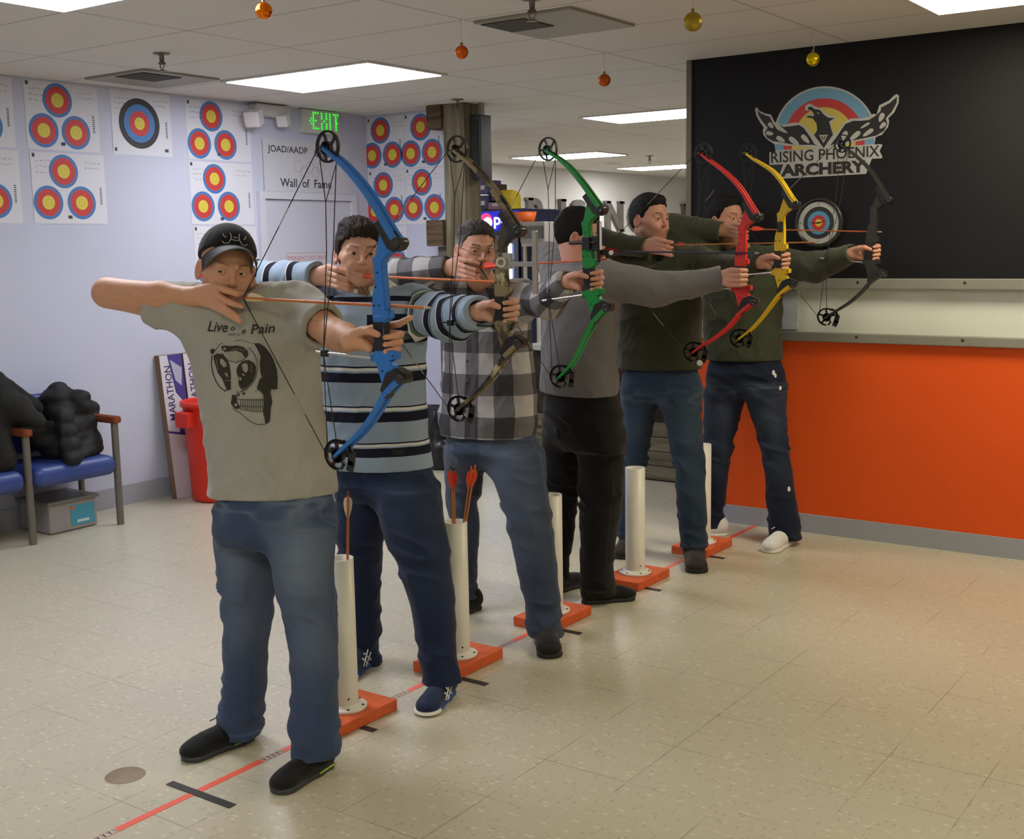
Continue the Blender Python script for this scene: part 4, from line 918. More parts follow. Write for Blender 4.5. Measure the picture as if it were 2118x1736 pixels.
CAST.append(person(dict(name='b', label='person with dark hair in striped blue and navy rugby shirt drawing the camouflage bow', Yt=3.32, chest=-62, bow=(-2.312, 3.217, 1.457), cant=-.011, nock=(729, 570), feet=[(770, 1400)],
    torso=[(596, 700, 790), (608, 672, 830), (622, 660, 862), (650, 655, 876), (700, 655, 884), (760, 655, 878), (820, 658, 880), (880, 664, 886), (930, 670, 889), (966, 684, 892)],
    chestpx=(766, 640), sw=.165, shz=(0, .02), drawyaw=8, elbow=(520, 578, 3.20), bpole=(0, .6, -.5), cuffback=.0,
    head=(742, 524, 3.265), face=(-39, 0, -3), hs=.98, headk=dict(lid=.0050, wid=1.0, jaw=.95), hair=('full', HBR, 0), skin=(204, 160, 140), stub=(*s2l((140, 104, 88)), .25), brow=(*s2l((60, 42, 36)), .8), gaze=(-.12, 1, 0), iris=(52, 32, 22),
    shirt=rugby('rugby_cloth'), sleeve=(.086, .077, .052), ratio=.66, wrinkle=.006, neckhole=.064, hres=.0022,
    hips=[(945, 690, 892), (1000, 694, 904), (1035, 696, 908)],
    legs=[[(1010, 694, 800), (1050, 695, 795), (1100, 697, 788), (1200, 704, 787), (1300, 718, 786), (1350, 724, 783), (1396, 724, 786)],
          [(1010, 772, 905), (1060, 782, 915), (1150, 816, 925), (1210, 838, 934), (1250, 850, 940), (1320, 862, 943), (1380, 872, 948), (1412, 873, 951)]], ank=(3.36, 3.22),
    shoes=[((-2.99, 3.36), (-3.03, 3.08)), (Z0(950, 1430), Z0(876, 1486))], shoestyle=('navy', 'navy'), jeans=denim('dark_blue_denim', (26, 35, 58), (62, 74, 98)), wearamt=.55, wseed=2)))
CAST.append(person(dict(name='c', label='person with greying hair and glasses in grey plaid shirt drawing the green bow', Yt=4.08, chest=-80, bow=(-2.367, 3.898, 1.514), cant=.06, warp=(-.028, .020), nock=(992, 552), feet=[(1140, 1290)],
    torso=[(588, 955, 1030), (600, 935, 1058), (618, 925, 1080), (650, 920, 1094), (700, 918, 1098), (760, 917, 1101), (820, 910, 1107), (868, 906, 1112), (900, 908, 1108)],
    chestpx=(1004, 618), sw=.165, shz=(.0, .03), drawyaw=2, elbow=(822, 568, 3.86), bpole=(0, .3, -1), flat=True, cuffback=.0,
    head=(984, 517, 3.955), face=(-33, -4, -4), hs=.97, headk=dict(lid=.0034, jaw=.97), hair=('short', greying(), 0, 1), skin=(202, 152, 132), stub=(*s2l((92, 76, 66)), .55), brow=(*s2l((66, 50, 44)), .9), gaze=(.3, 1, -.1), iris=(60, 60, 56),
    shirt=plaid('plaid_cloth'), sleeve=(.078, .069, .046), ratio=.64, wrinkle=.006, neckhole=.066,
    hips=[(880, 918, 1110), (930, 919, 1118), (965, 921, 1124)],
    legs=[[(940, 919, 1012), (980, 921, 1000), (1040, 928, 988), (1100, 940, 992), (1180, 950, 985), (1260, 950, 984)],
          [(940, 1005, 1120), (980, 1016, 1127), (1050, 1040, 1136), (1110, 1056, 1143), (1150, 1064, 1148), (1200, 1077, 1152), (1250, 1086, 1157), (1300, 1091, 1163), (1314, 1092, 1165)]], ank=(4.12, 3.95),
    shoes=[((-3.20, 4.20), (-3.22, 3.93)), (A(-2.555, 4.06), Z0(1142, 1366))], shoestyle=('plain', 'plain'), jeans=denim('grey_blue_denim', (46, 54, 72), (98, 107, 122)), wearamt=.8, wseed=3, wide=1.2)))
CAST.append(person(dict(name='d', label='person seen from behind in plain grey sweater and black trousers drawing the red bow', Yt=4.63, chest=62, mirror=True, bow=(-2.235, 4.85, 1.517), cant=-.04, warp=(.022, .0), nock=(1246, 520), feet=[(1220, 1260)],
    torso=[(548, 1150, 1225), (560, 1125, 1262), (580, 1118, 1282), (620, 1118, 1284), (680, 1121, 1276), (740, 1120, 1274), (790, 1118, 1277), (812, 1119, 1278)],
    chestpx=(1200, 580), sw=.175, shz=(.03, .01), drawyaw=-4, elbow=(1136, 534, 4.93), bpole=(0, .35, -.8), cuffback=.0,
    head=(1197, 486, 4.70), face=(26, -10, 4), hs=1.0, hair=('short', HBK, 0), skin=(196, 146, 126), stub=(*s2l((120, 90, 78)), .4), gaze=(-.2, 1, 0),
    shirt=cloth('grey_sweater', (122, 119, 121), (100, 98, 100), 380, .12), sleeve=(.086, .073, .048), ratio=.66, wrinkle=.006, neckhole=.062,
    hips=[(795, 1120, 1280), (850, 1121, 1288), (900, 1123, 1290), (925, 1126, 1290)],
    legs=[[(905, 1122, 1212), (950, 1124, 1206), (1000, 1127, 1197), (1060, 1133, 1192), (1110, 1144, 1186), (1150, 1146, 1178), (1202, 1146, 1178)],
          [(905, 1190, 1291), (950, 1196, 1291), (1000, 1198, 1290), (1060, 1199, 1284), (1120, 1200, 1273), (1170, 1202, 1270), (1228, 1203, 1272)]], ank=(4.62, 4.55), pants='trousers',
    shoes=[(Z0(1150, 1232), Z0(1212, 1206)), (Z0(1212, 1264), Z0(1316, 1238))], shoestyle=('plain', 'plain'), jeans=denim('black_denim', (20, 19, 20), (28, 27, 27)), wearamt=0, wseed=4)))
CAST.append(person(dict(name='e', label='person with dark hair smiling, in dark olive shirt and brown boots, drawing the yellow bow', Yt=5.48, chest=-72, bow=(-2.236, 5.328, 1.545), cant=-.031, warp=(.0, .032), nock=(1393, 507), feet=[(1290, 1160)],
    torso=[(512, 1330, 1395), (524, 1302, 1428), (545, 1284, 1446), (580, 1279, 1450), (640, 1277, 1449), (700, 1275, 1449), (762, 1278, 1450)],
    chestpx=(1366, 545), sw=.185, shz=(.0, .03), drawyaw=4, elbow=(1238, 500, 5.30), bpole=(0, .5, -.7), cuffback=.0,
    head=(1345, 453, 5.44), face=(-14, 0, -2), hs=1.03, headk=dict(lid=.0036, smile=.003), hair=('short', HBK, 0), skin=(190, 140, 118), stub=(*s2l((92, 66, 54)), .4), gaze=(.1, 1, 0),
    shirt=cloth('dark_olive_knit', (54, 54, 38), (42, 42, 30), 320, .15), sleeve=(.080, .069, .046), ratio=.66, wrinkle=.005, neckhole=.066,
    hips=[(745, 1284, 1449), (790, 1286, 1448), (828, 1287, 1449)],
    legs=[[(805, 1287, 1372), (850, 1289, 1358), (920, 1290, 1344), (980, 1289, 1334), (1040, 1284, 1326), (1110, 1278, 1322)],
          [(805, 1362, 1449), (850, 1372, 1451), (920, 1386, 1452), (960, 1394, 1454), (1010, 1399, 1458), (1080, 1403, 1460), (1132, 1410, 1461)]], ank=(5.44, 5.40),
    shoes=[((-3.02, 5.52), (-3.06, 5.24)), (A(-2.63, 5.52), Z0(1445, 1189))], shoestyle=('boot', 'boot'), jeans=denim('washed_blue_denim', (30, 42, 58), (72, 88, 102)), wearamt=.7, wseed=5, wide=1.25)))
CAST.append(person(dict(name='f', label='person in grey-green shirt, ripped jeans and white shoes drawing the black bow by the wall', Yt=6.07, chest=-70, bow=(-2.040, 5.98, 1.607), cant=-.066, warp=(.012, .0), nock=(1548, 474), feet=[(1600, 1130)],
    torso=[(512, 1500, 1568), (526, 1478, 1600), (548, 1462, 1618), (600, 1455, 1618), (660, 1452, 1616), (710, 1456, 1616), (744, 1460, 1617)],
    chestpx=(1538, 545), sw=.185, shz=(.0, .04), drawyaw=0, elbow=(1392, 470, 5.95), bpole=(0, .2, -1), bones=(.30, .275), cuffback=.0,
    head=(1503, 453, 6.07), face=(-20, 2, 2), hs=1.03, headk=dict(lid=.0034), hair=('short', HBK, 0), skin=(188, 138, 116), stub=(*s2l((110, 80, 64)), .3), gaze=(.1, 1, 0),
    shirt=cloth('grey_green_knit', (66, 70, 54), (54, 57, 44), 320, .15), sleeve=(.086, .074, .050), ratio=.64, wrinkle=.006, neckhole=.066,
    hips=[(728, 1464, 1617), (770, 1462, 1622), (815, 1459, 1626)],
    legs=[[(800, 1459, 1548), (850, 1457, 1534), (900, 1456, 1521), (950, 1456, 1510), (1000, 1460, 1502), (1050, 1464, 1496), (1092, 1464, 1494)],
          [(800, 1536, 1626), (850, 1551, 1626), (900, 1566, 1628), (950, 1579, 1633), (1000, 1583, 1641), (1060, 1588, 1650), (1114, 1592, 1656)]], ank=(5.98, 6.0),
    shoes=[((-2.83, 6.06), (-3.03, 5.86)), (Z0(1652, 1120), Z0(1586, 1147))], shoestyle=('white', 'white'), jeans=denim('dark_ripped_denim', (19, 25, 42), (66, 76, 92), 1), rips=[(1600, 771, 6), (1604, 777, 5), (1614, 803, 5), (1632, 1012, 6)], wearamt=.9, wseed=6)))
# ------------------------------------------------------------------ compound bows and arrows
MBLK = mat('black_moulding', (24, 24, 26), .42, bump=(90, .05)); MROD = mat('bright_rod', (206, 204, 200), .25, .9); MSTR = mat('bow_string', (44, 40, 38), .8); MSTR2 = mat('string_serving', (150, 140, 130), .7)
def camo(name):
    t = NT(name); P = t.coord(); a = t.noise(t.scale(P, (1, 1, .6)), 13, 3, .5); b = t.noise(t.scale(P, (1, 1, .8)), 24, 3, .5)
    col = t.mix(t.smooth(a, .44, .50), s2l((64, 54, 38)), s2l((128, 114, 84))); col = t.mix(t.smooth(b, .56, .60), col, s2l((34, 32, 26))); col = t.mix(t.smooth(a, .62, .66), col, s2l((178, 168, 138)))
    return t.done(col, .55)
def rect_sweep(g, pts, w, th, y, fr, m=0):
    """rectangular bar through (x, z) points; w wide in y, th thick"""
    P = [np.array(p, float) for p in pts]; v = []; n = len(P)
    for i in range(n):
        t = P[min(i+1, n-1)]-P[max(i-1, 0)]; t /= np.linalg.norm(t); q = np.array([-t[1], t[0]])*(th[i] if isinstance(th, (list, tuple)) else th)/2
        for s, yy in ((1, -w/2), (1, w/2), (-1, w/2), (-1, -w/2)): v.append(fr(P[i][0]+s*q[0], P[i][1]+s*q[1], y+yy))
    f = [(i*4+k, i*4+(k+1) % 4, (i+1)*4+(k+1) % 4, (i+1)*4+k) for i in range(n-1) for k in range(4)]+[(3, 2, 1, 0), tuple((n-1)*4+k for k in range(4))]
    g.add(v, f, m)
def spl(pts, n=24):
    P = np.array(pts, float); d = np.r_[0, np.cumsum(np.linalg.norm(np.diff(P, axis=0), axis=1))]; t = np.linspace(0, d[-1], n)
    Q = np.stack([np.interp(t, d, P[:, i]) for i in range(P.shape[1])], 1)
    for _ in range(3): Q[1:-1] = (Q[:-2]+2*Q[1:-1]+Q[2:])/4
    return Q
def bow(O, m, label, nock, cant=0., wp=(0, 0), tip=None):
    O = A(*O); cc, sc = math.cos(cant), math.sin(cant)
    def fr(a, b, h=0):
        w = min(1, max(0, (a+.17)/.15)); w = w*w*(3-2*w); return O+A(a*cc-b*sc+wp[0]*w, h, a*sc+b*cc+wp[1]*w)
    root = empty('compound_bow', O, label, 'bow', 'compound bows held by the archers')
    ris = [(.030, .228), (.052, .206), (.040, .192), (.014, .174), (.005, .160), (.005, .140), (.009, .10), (.011, .06), (.012, .034), (.024, .030), (.026, .012), (.011, .004), (.004, -.006), (.004, -.078), (.018, -.078), (.044, -.082), (.044, -.100), (.024, -.105), (.032, -.120), (.048, -.130), (.056, -.150), (.02, -.152), (-.006, -.185), (-.012, -.165), (-.022, -.135), (-.030, -.112), (-.052, -.108), (-.052, -.093), (-.034, -.086), (-.030, -.078), (-.030, -.004), (-.036, .006), (-.037, .030), (-.035, .070), (-.025, .103), (-.027, .145), (-.031, .172), (-.019, .181), (-.006, .225), (.004, .258), (.014, .240)]
    r = G().poly(ris, fr, -.013, .013, 0, .0022).build('riser', [m], root)
    g = G()
    for a, b in ((-.018, .205), (-.012, .135), (-.02, .095), (-.028, .045), (-.010, .045), (.034, -.092), (-.005, -.135)): g.lathe([(0, .0135), (.0032, .0135), (.0032, .0125)], fr(a, b, 0), (0, -1, 0), 10)
    g.build('bolt_holes', [mat('hole', (14, 18, 30), .8)], r)
    G().poly([(-.040, .004), (.008, .006), (.006, -.03), (.008, -.084), (-.044, -.084), (-.036, -.055), (-.032, -.03)], fr, -.0155, .0155, 0, .005).build('grip', [MBLK], root)
    for up_, poly, kn in ((1, [(-.016, .266), (.004, .280), (.076, .208), (.070, .196), (.050, .190), (.028, .199)], (.061, .214)), (-1, [(.010, -.139), (-.013, -.187), (.002, -.212), (.040, -.168), (.080, -.152), (.080, -.138), (.045, -.124)], (.062, -.153))):
        p = G().poly(poly, fr, -.019, .019, 0, .003).build('limb_pocket', [MBLK], root)
        G().lathe([(0, .023), (.006, .023), (.007, .024), (.013, .024), (.0145, .022), (.0145, -.022), (.013, -.024), (0, -.024)], fr(kn[0], kn[1], 0), (0, -1, 0), 20).build('pivot_knob', [mat('knob', (36, 36, 38), .35)], p)
    LT = spl([(-.206, .484), (-.128, .431), (-.064, .373), (-.010, .309), (.030, .250), (.060, .214)]); LB = spl([(-.206, -.398), (-.166, -.366), (-.098, -.315), (-.05, -.266), (-.003, -.203), (.032, -.172), (.062, -.153)])
    for L in (LT, LB):
        g = G(); th = [.008+.007*k/23 for k in range(24)]
        for yy in (-.0135, .0135): rect_sweep(g, L, .0125, th, yy, fr)
        rect_sweep(g, L[15:22], .016, [.006]*7, 0, fr); g.build('limb', [m], root)
    # cams
    def stroke(g, pts, w, y0, y1):
        for p, q in zip(pts, pts[1:]):
            p = np.array(p); q = np.array(q); d = (q-p); d = d/np.linalg.norm(d)*w/2; n = np.array([-d[1], d[0]]); e = d*.6
            g.poly([tuple(p-n-e), tuple(q-n+e), tuple(q+n+e), tuple(p+n-e)], fr, y0, y1)
    def arc(cx, cy, rx, ry, a0, a1, n): return [(cx+rx*math.cos(math.radians(a0+(a1-a0)*k/n)), cy+ry*math.sin(math.radians(a0+(a1-a0)*k/n))) for k in range(n+1)]
    g = G(); cx, cy = -.192, .483
    stroke(g, arc(cx, cy, .040, .042, 0, 360, 30), .0055, -.0045, .0045); stroke(g, arc(cx-.004, cy-.004, .014, .015, 0, 360, 14), .008, -.007, .007)
    for k in range(5): stroke(g, [(cx-.004+.014*math.cos(k*1.2566+.3), cy-.004+.014*math.sin(k*1.2566+.3)), (cx+.028*math.cos(k*1.2566+.62), cy+.028*math.sin(k*1.2566+.62)), (cx+.040*math.cos(k*1.2566+.75), cy+.041*math.sin(k*1.2566+.75))], .0055, -.0035, .0035)
    g.lathe([(0, .020), (.005, .020), (.005, -.020), (0, -.020)], fr(-.200, .480), (0, -1, 0), 12); g.build('cam', [MBLK], root)
    g = G(); cx, cy = -.196, -.388
    stroke(g, arc(cx-.002, cy, .046, .042, 60, 268, 22), .0075, -.0045, .0045); stroke(g, arc(cx+.010, cy+.008, .044, .034, 0, 75, 8), .008, -.0045, .0045)
    stroke(g, arc(cx, cy-.002, .015, .015, 0, 360, 14), .012, -.007, .007)
    stroke(g, [(cx+.054, cy+.008), (cx+.050, cy-.020), (cx+.044, cy-.038)], .022, -.004, .004); stroke(g, [(cx+.010, cy-.010), (cx+.022, cy-.026), (cx+.010, cy-.040)], .007, -.004, .004)
    for a in (100, 165, 235): stroke(g, [(cx+.014*math.cos(math.radians(a)), cy+.014*math.sin(math.radians(a))), (cx+.044*math.cos(math.radians(a)), cy+.041*math.sin(math.radians(a)))], .009, -.0035, .0035)
    stroke(g, [(cx+.012, cy+.004), (cx+.040, cy+.014)], .010, -.0035, .0035)
    g.lathe([(0, .020), (.005, .020), (.005, -.020), (0, -.020)], fr(-.200, -.394), (0, -1, 0), 12)
    cl = g.build('cam', [MBLK], root)
    # string and cables
    N = A(*nock); g = G(); t0 = fr(-.231, .478); b0 = fr(-.243, -.392)
    for p, q in ((t0, N), (N, b0)):
        d = q-p; L = np.linalg.norm(d); k = 16
        for i in range(k):
            a = p+d*i/k; b = p+d*(i+1)/k; g.tube([a, b], .0016, 5, 1 if 5 < i < 8 and p is t0 or 9 < i < 12 and p is N else 0, cap=False)
    g.tube([N+(t0-N)*.0, N+(t0-N)/np.linalg.norm(t0-N)*.05], .0024, 6); g.tube([N, N+(b0-N)/np.linalg.norm(b0-N)*.05], .0024, 6)
    g.build('bowstring', [MSTR, MSTR2], root)
    g = G(); sl = fr(-.218, -.094, -.022)
    g.tube([fr(-.208, .447, -.016), fr(-.196, .330, -.012), fr(-.198, .20, -.014), sl, fr(-.200, -.36, 0)], .0016, 5); g.tube([fr(-.172, .447, .016), fr(-.196, .330, -.012)], .0014, 5); g.tube([fr(-.160, .455, 0), fr(-.170, .2, -.016), sl, fr(-.238, -.375, 0)], .0016, 5); g.build('cables', [MSTR, MSTR2], root)
    rd = G().tube([fr(-.250, -.091, -.018), fr(-.040, -.099, -.018)], .0042, 10).build('cable_guard', [MROD if m.name != 'camo' else MBLK], root)
    G().box(fr(-.226, -.103, -.027), fr(-.205, -.084, -.012), bev=.002).build('cable_slide', [MBLK], rd)
    if tip is not None: pass
    return root, fr
def arrow(N, T, label, fl=(236, 66, 48), shaft=(206, 120, 48), flw=None, r=.0036, group='arrows on the bowstrings', nockc=(230, 90, 40), fllen=.072):
    N = A(*N); T = A(*T); d = (T-N)/np.linalg.norm(T-N); L = np.linalg.norm(T-N)
    root = G().tube([N+d*.014, T-d*.022], r, 10).build('arrow', [mat('shaft_%d_%d_%d' % shaft, shaft, .4, bump=(200, .05))]); top(root, label, 'arrow', group)
    G().lathe([(0, .0), (.0026, .0), (.003, .004), (r, .010), (r, .016)], N, tuple(d), 10).build('nock', [mat('nock_%d' % nockc[0], nockc, .4)], root)
    G().lathe([(r, -.024), (r, -.012), (0, 0)], T, tuple(d), 10).build('arrow_tip', [mat('arrow_steel', (196, 190, 178), .3, .8)], root)
    u = np.cross(d, A(0, 0, 1.) if abs(d[2]) < .9 else A(1., 0, 0)); u /= np.linalg.norm(u); w = np.cross(u, d)
    for k in range(3):
        a = math.radians(90+120*k+8); n = u*math.cos(a)+w*math.sin(a); t_ = np.cross(d, n)*.0006; F = fllen
        pr_ = [(0, .0), (.004, .009), (.016, .0125), (F*.55, .0105), (F*.85, .004), (F, 0)]; v = []
        for x_, h_ in pr_:
            for s in (1, -1): v += [N+d*(.018+x_)+n*r*.8+t_*s, N+d*(.018+x_)+n*(r+h_)+t_*s]
        f = []
        for i in range(len(pr_)-1):
            b = i*4; f += [(b, b+4, b+5, b+1), (b+2, b+3, b+7, b+6), (b+1, b+5, b+7, b+3)]
        c = (flw if flw and k != 0 else fl); G().add(v, f).build('fletching', [mat('vane_%d_%d_%d' % c, c, .6)], root)
    return root
BM = {'blue': mat('blue_bow_paint', (40, 112, 200), .42, bump=(60, .03)), 'green': mat('green_bow_paint', (24, 128, 56), .35), 'red': mat('red_bow_paint', (206, 42, 36), .4), 'yellow': mat('yellow_bow_paint', (222, 184, 22), .4), 'black': mat('black_bow_paint', (38, 38, 35), .45), 'camo': camo('camo')}
BOWS = []
for c, m, lab in zip(CAST, ('blue', 'camo', 'green', 'red', 'yellow', 'black'), ('blue compound bow held by the archer in the black cap', 'camouflage compound bow held by the archer in the striped rugby shirt', 'green compound bow held by the archer in the plaid shirt', 'red compound bow held by the archer in the grey sweater', 'yellow compound bow held by the smiling archer in dark olive', 'black compound bow held by the archer next to the black wall')):
    BOWS.append(bow(c['bow'], BM[m], lab, c['N'], c.get('cant', 0), c.get('warp', (0, 0))))
for c, tp, lab, kw in zip(CAST, ((893, 637), (1068, 585), (1266, 536), (1572, 524), (1697, 501), (1826, 480)), ('tan arrow with cream fletching on the blue bow', 'orange arrow with red fletching on the camouflage bow', 'orange arrow with red fletching on the green bow, tilted slightly upward', 'dark blue arrow with red fletching on the red bow', 'thin orange arrow on the yellow bow', 'orange arrow with red fletching pointing past the wall clock on the black bow'),
        (dict(fl=(216, 196, 164), shaft=(190, 108, 50), r=.0046), dict(shaft=(226, 120, 56), r=.0042), dict(shaft=(206, 98, 48), r=.0038), dict(shaft=(30, 34, 62), r=.0042, fl=(196, 32, 34)), dict(shaft=(176, 116, 48), r=.0032, fl=(150, 60, 30), fllen=.05), dict(shaft=(168, 92, 52), r=.0036))):
    s = -.018 if c.get('mirror') else .018
    arrow(c['N'], onY(tp[0], tp[1], c['bow'][1]+s*1.3), lab, **kw)
# sights and rests
def onbow(i, x, y, off=0): return onY(x, y, CAST[i]['bow'][1]+off)
Yc = CAST[1]['bow'][1]
al = mat('sight_aluminium', (176, 176, 172), .35, .7); g = G()
a, b = onY(1058, 548, Yc-.03), onY(1104, 541, Yc-.03); g.box((a[0], Yc-.036, a[2]-.006), (b[0], Yc-.026, a[2]+.010), bev=.002); p = onY(1050, 540, Yc-.02); g.box((p[0]-.016, Yc-.026, p[2]-.026), (p[0]+.016, Yc-.012, p[2]+.026), bev=.002)
q = onY(1108, 543, Yc-.03); g.box((q[0]-.008, Yc-.04, q[2]-.100), (q[0]+.008, Yc-.026, q[2]+.100), bev=.002)
s_ = g.build('bow_sight', [al], BOWS[1][0]); p = onY(1036, 543, Yc-.04)
G().lathe([(.010, .004), (.017, .004), (.017, -.004), (.010, -.004), (.010, .004)], p, tuple(-RC[2]*A(1, 1, 0)), 22).build('scope_ring', [mat('scope_ring', (206, 204, 196), .4)], s_)
Yc = CAST[2]['bow'][1]; g = G()
def bx(g, x0, y0, x1, y1, off, th, m=0):
    a = onY(x0, y1, Yc+off); b = onY(x1, y0, Yc+off); g.box((a[0], Yc+off-th/2, a[2]), (b[0], Yc+off+th/2, b[2]), m, bev=.002)
bx(g, 1206, 490, 1221, 516, -.026, .02); bx(g, 1228, 488, 1240, 520, -.01, .03); bx(g, 1220, 500, 1232, 504, -.03, .006); bx(g, 1236, 456, 1240, 543, -.012, .012); bx(g, 1238, 517, 1268, 528, .01, .02); g.tube([onY(1178, 503, Yc-.03), onY(1208, 502, Yc-.03)], .007, 10)
s_ = g.build('bow_sight', [MBLK], BOWS[2][0]); g = G(); bx(g, 1240.5, 458, 1244.5, 517, -.02, .004); g.build('scale_strip', [mat('white_scale', (214, 214, 212), .5)], s_)
p = onY(1264, 523, Yc-.002); G().lathe([(0, .002), (.009, .002), (.009, -.002)], p, (.57, -.8, 0), 14).build('white_button', [mat('white_button', (220, 220, 216), .5)], s_)
Yc = CAST[4]['bow'][1]; g = G(); bx(g, 1608, 459, 1619, 480, -.018, .012); g.build('arrow_rest_plate', [MBLK], BOWS[4][0])
p = onY(1447, 751, CAST[3]['bow'][1]-.01); G().lathe([(0, .003), (.013, .003), (.013, -.002), (0, -.002)], p, (.4, -.9, 0), 18).build('round_tag', [mat('round_tag', (214, 214, 210), .5)], BOWS[3][0])
O1 = A(*CAST[0]['bow']); g = G(); text_to(g, 'GENESIS', lambda a, b, h=0: O1+A(-.030+a, -.0136, .014+b), width=.026, height=.005); g.build('maker_lettering', [mat('pale_blue_ink', (120, 170, 224), .5)], BOWS[0][0])
# ------------------------------------------------------------------ clothing details
def headp(c, p): return c['RH']@(A(*p)*c['hs_'])+c['Hc']
def headmesh(c, S, lo, hi, h, name, m, par=None):
    V, F = surf(S, lo, hi, h); V = relax(V, F, 1, .35); return npmesh(name, V*c['hs_']@c['RH'].T+c['Hc'], F, m, par or c['root'])
a = CAST[0]
K = SDF().u(ell((0, -.018, .040), (.087, .106, .098))).isx(lambda P: (.066)-P[:, 2]+np.where(P[:, 1] < .04, (P[:, 1]-.04)*.50, 0), .004)
K.disp(lambda P: .0016*np.exp(-((np.abs(np.sin(np.arctan2(P[:, 0], P[:, 1]+.018)*3)))/.05)**2))
cap = headmesh(a, K, (-.1, -.14, -.06), (.1, .1, .15), .0025, 'cap', [cloth('black_cap_cloth', (24, 24, 28), (16, 16, 19), 420, .2)])
vis = []
nx, ny = 21, 9; v = []; f = []
for sgn in (0, 1):
    for j in range(ny):
        for i in range(nx):
            q = (i/(nx-1)*2-1); tt = j/(ny-1); an = q*1.22; R1 = .087; x_ = R1*math.sin(an)*(1-.02*tt); y_ = -.018+.106*math.cos(an)*.93+tt*.078*math.cos(q*1.45)**.8; z_ = .082-.054*q*q-.002*tt-.034*tt*q*q
            v.append(headp(a, (x_, y_, z_-.004*sgn)))
for j in range(ny-1):
    for i in range(nx-1):
        b = j*nx+i; f += [(b, b+1, b+nx+1, b+nx)]; b += nx*ny; f += [(b, b+nx, b+nx+1, b+1)]
for j in (ny-1, 0):
    for i in range(nx-1): b = j*nx+i; f += [(b, b+1, b+1+nx*ny, b+nx*ny)]
for j in range(ny-1):
    for i in (0, nx-1): b = j*nx+i; f += [(b, b+nx, b+nx+nx*ny, b+nx*ny)]
G().add(v, f, 0, True).build('brim', [mat('brim_cloth', (38, 38, 41), .7, bump=(300, .1))], cap)
g = G(); g.tube([v[(ny-1)*nx+i]+a['RH']@A(0, .001, -.002) for i in range(nx)], .0024, 6); g.build('brim_edge', [mat('brim_binding', (72, 72, 74), .6)], cap)
g = G(); g.tube([v[(ny-2)*nx+2], v[(ny-1)*nx+3], v[(ny-2)*nx+4]+a['RH']@A(0, .004, 0)], [.003, .0055, .003], 6, flat=.5); g.build('brim_mark', [mat('silver_mark', (188, 188, 190), .4)], cap)
g = G()
def capp(x_, z_):
    y_ = -.018+.106*math.sqrt(max(0, 1-(x_/.087)**2-((z_-.040)/.098)**2)); return headp(a, (x_, y_+.0025, z_))
s_ = 1
for L in ([(-.006, .092), (.006, .092)], [(-.014, .103), (-.011, .094), (-.013, .086), (-.020, .074), (-.032, .072), (-.037, .077)], [(.014, .103), (.011, .094), (.013, .086), (.020, .074), (.032, .072), (.037, .077)], [(-.034, .098), (-.032, .092), (-.026, .089)], [(.034, .098), (.032, .092), (.026, .089)], [(-.013, .086), (0, .084), (.013, .086)]):
    g.tube([capp(x_, z_+.010) for x_, z_ in L], .0012, 6)
g.build('cap_emblem', [mat('silver_mark', (188, 188, 190), .4)], cap)
g = G(); g.tube([headp(a, (s_*.070, .028, .02-.02*0)) for s_ in (-1,)]+[headp(a, (-.072, .012, .006))], .004, 6)
H = SDF().u(ell((0, -.022, .010), (.0795, .090, .055))).isx(lambda P: np.interp(P[:, 1], [-.13, -.03, -.015, .004, .02, .034, .05], [-.05, -.045, -.012, -.016, -.022, .02, .05])-P[:, 2], .004).isx(lambda P: P[:, 2]-.05).isx(lambda P: P[:, 1]-.045)
H.disp(lambda P: -.002*(vnoise(P*A(200, 60, 200), 4)-.5))
headmesh(a, H, (-.1, -.13, -.07), (.1, .06, .07), .0025, 'hair', [HBR])
# T-shirt print laid on the cloth
def drape(obj, polys, mt, name, lift=.0022, sub=.006):
    """flat print outlines, given in the picture, laid on the cloth they are printed on"""
    me = obj.data; n = len(me.vertices); co = np.empty(n*3, np.float32); me.vertices.foreach_get('co', co); co = co.reshape(-1, 3)
    bv = BVHTree.FromPolygons([tuple(q) for q in co.tolist()], [tuple(p.vertices) for p in me.polygons]); g = G()
    for pl in polys:
        bm = bmesh.new(); vv = [bm.verts.new((x, y, 0)) for x, y in pl]
        try: bm.faces.new(vv)
        except Exception: bm.free(); continue
        bmesh.ops.triangulate(bm, faces=bm.faces[:])
        for _ in range(4):
            es = [e for e in bm.edges if e.calc_length() > 5]
            if not es: break
            bmesh.ops.subdivide_edges(bm, edges=es, cuts=1); bmesh.ops.triangulate(bm, faces=[f for f in bm.faces if len(f.verts) > 3])
        bm.verts.index_update(); out = []; ok = True
        for v_ in bm.verts:
            d = Vector(_ray(v_.co.x, v_.co.y)); d.normalize(); h = bv.ray_cast(Vector(CP), d)
            if h[0] is None: ok = False; break
            out.append(h[0]-d*lift)
        if ok: g.add(out, [[q.index for q in f.verts] for f in bm.faces])
        bm.free()
    return g.build(name, [mt], obj)
ZX = lambda L, sx=6.679, ox=410, oy=640: [(ox+x/sx, oy+y/sx) for x, y in L]
def circ(cx, cy, r, n=10, ry=None): return [(cx+r*math.cos(2*math.pi*k/n), cy+(ry or r)*math.sin(2*math.pi*k/n)) for k in range(n)]
def band(L, w, closed=False):
    out = []; L = [np.array(p, float) for p in L]
    if closed: L = L+[L[0]]
    for p, q in zip(L, L[1:]):
        d = q-p; l = np.linalg.norm(d)
        if l < 1e-6: continue
        d = d/l*w/2; n = np.array([-d[1], d[0]]); out.append([tuple(p-n-d*.5), tuple(q-n+d*.5), tuple(q+n+d*.5), tuple(p+n-d*.5)])
    return out
dark = []
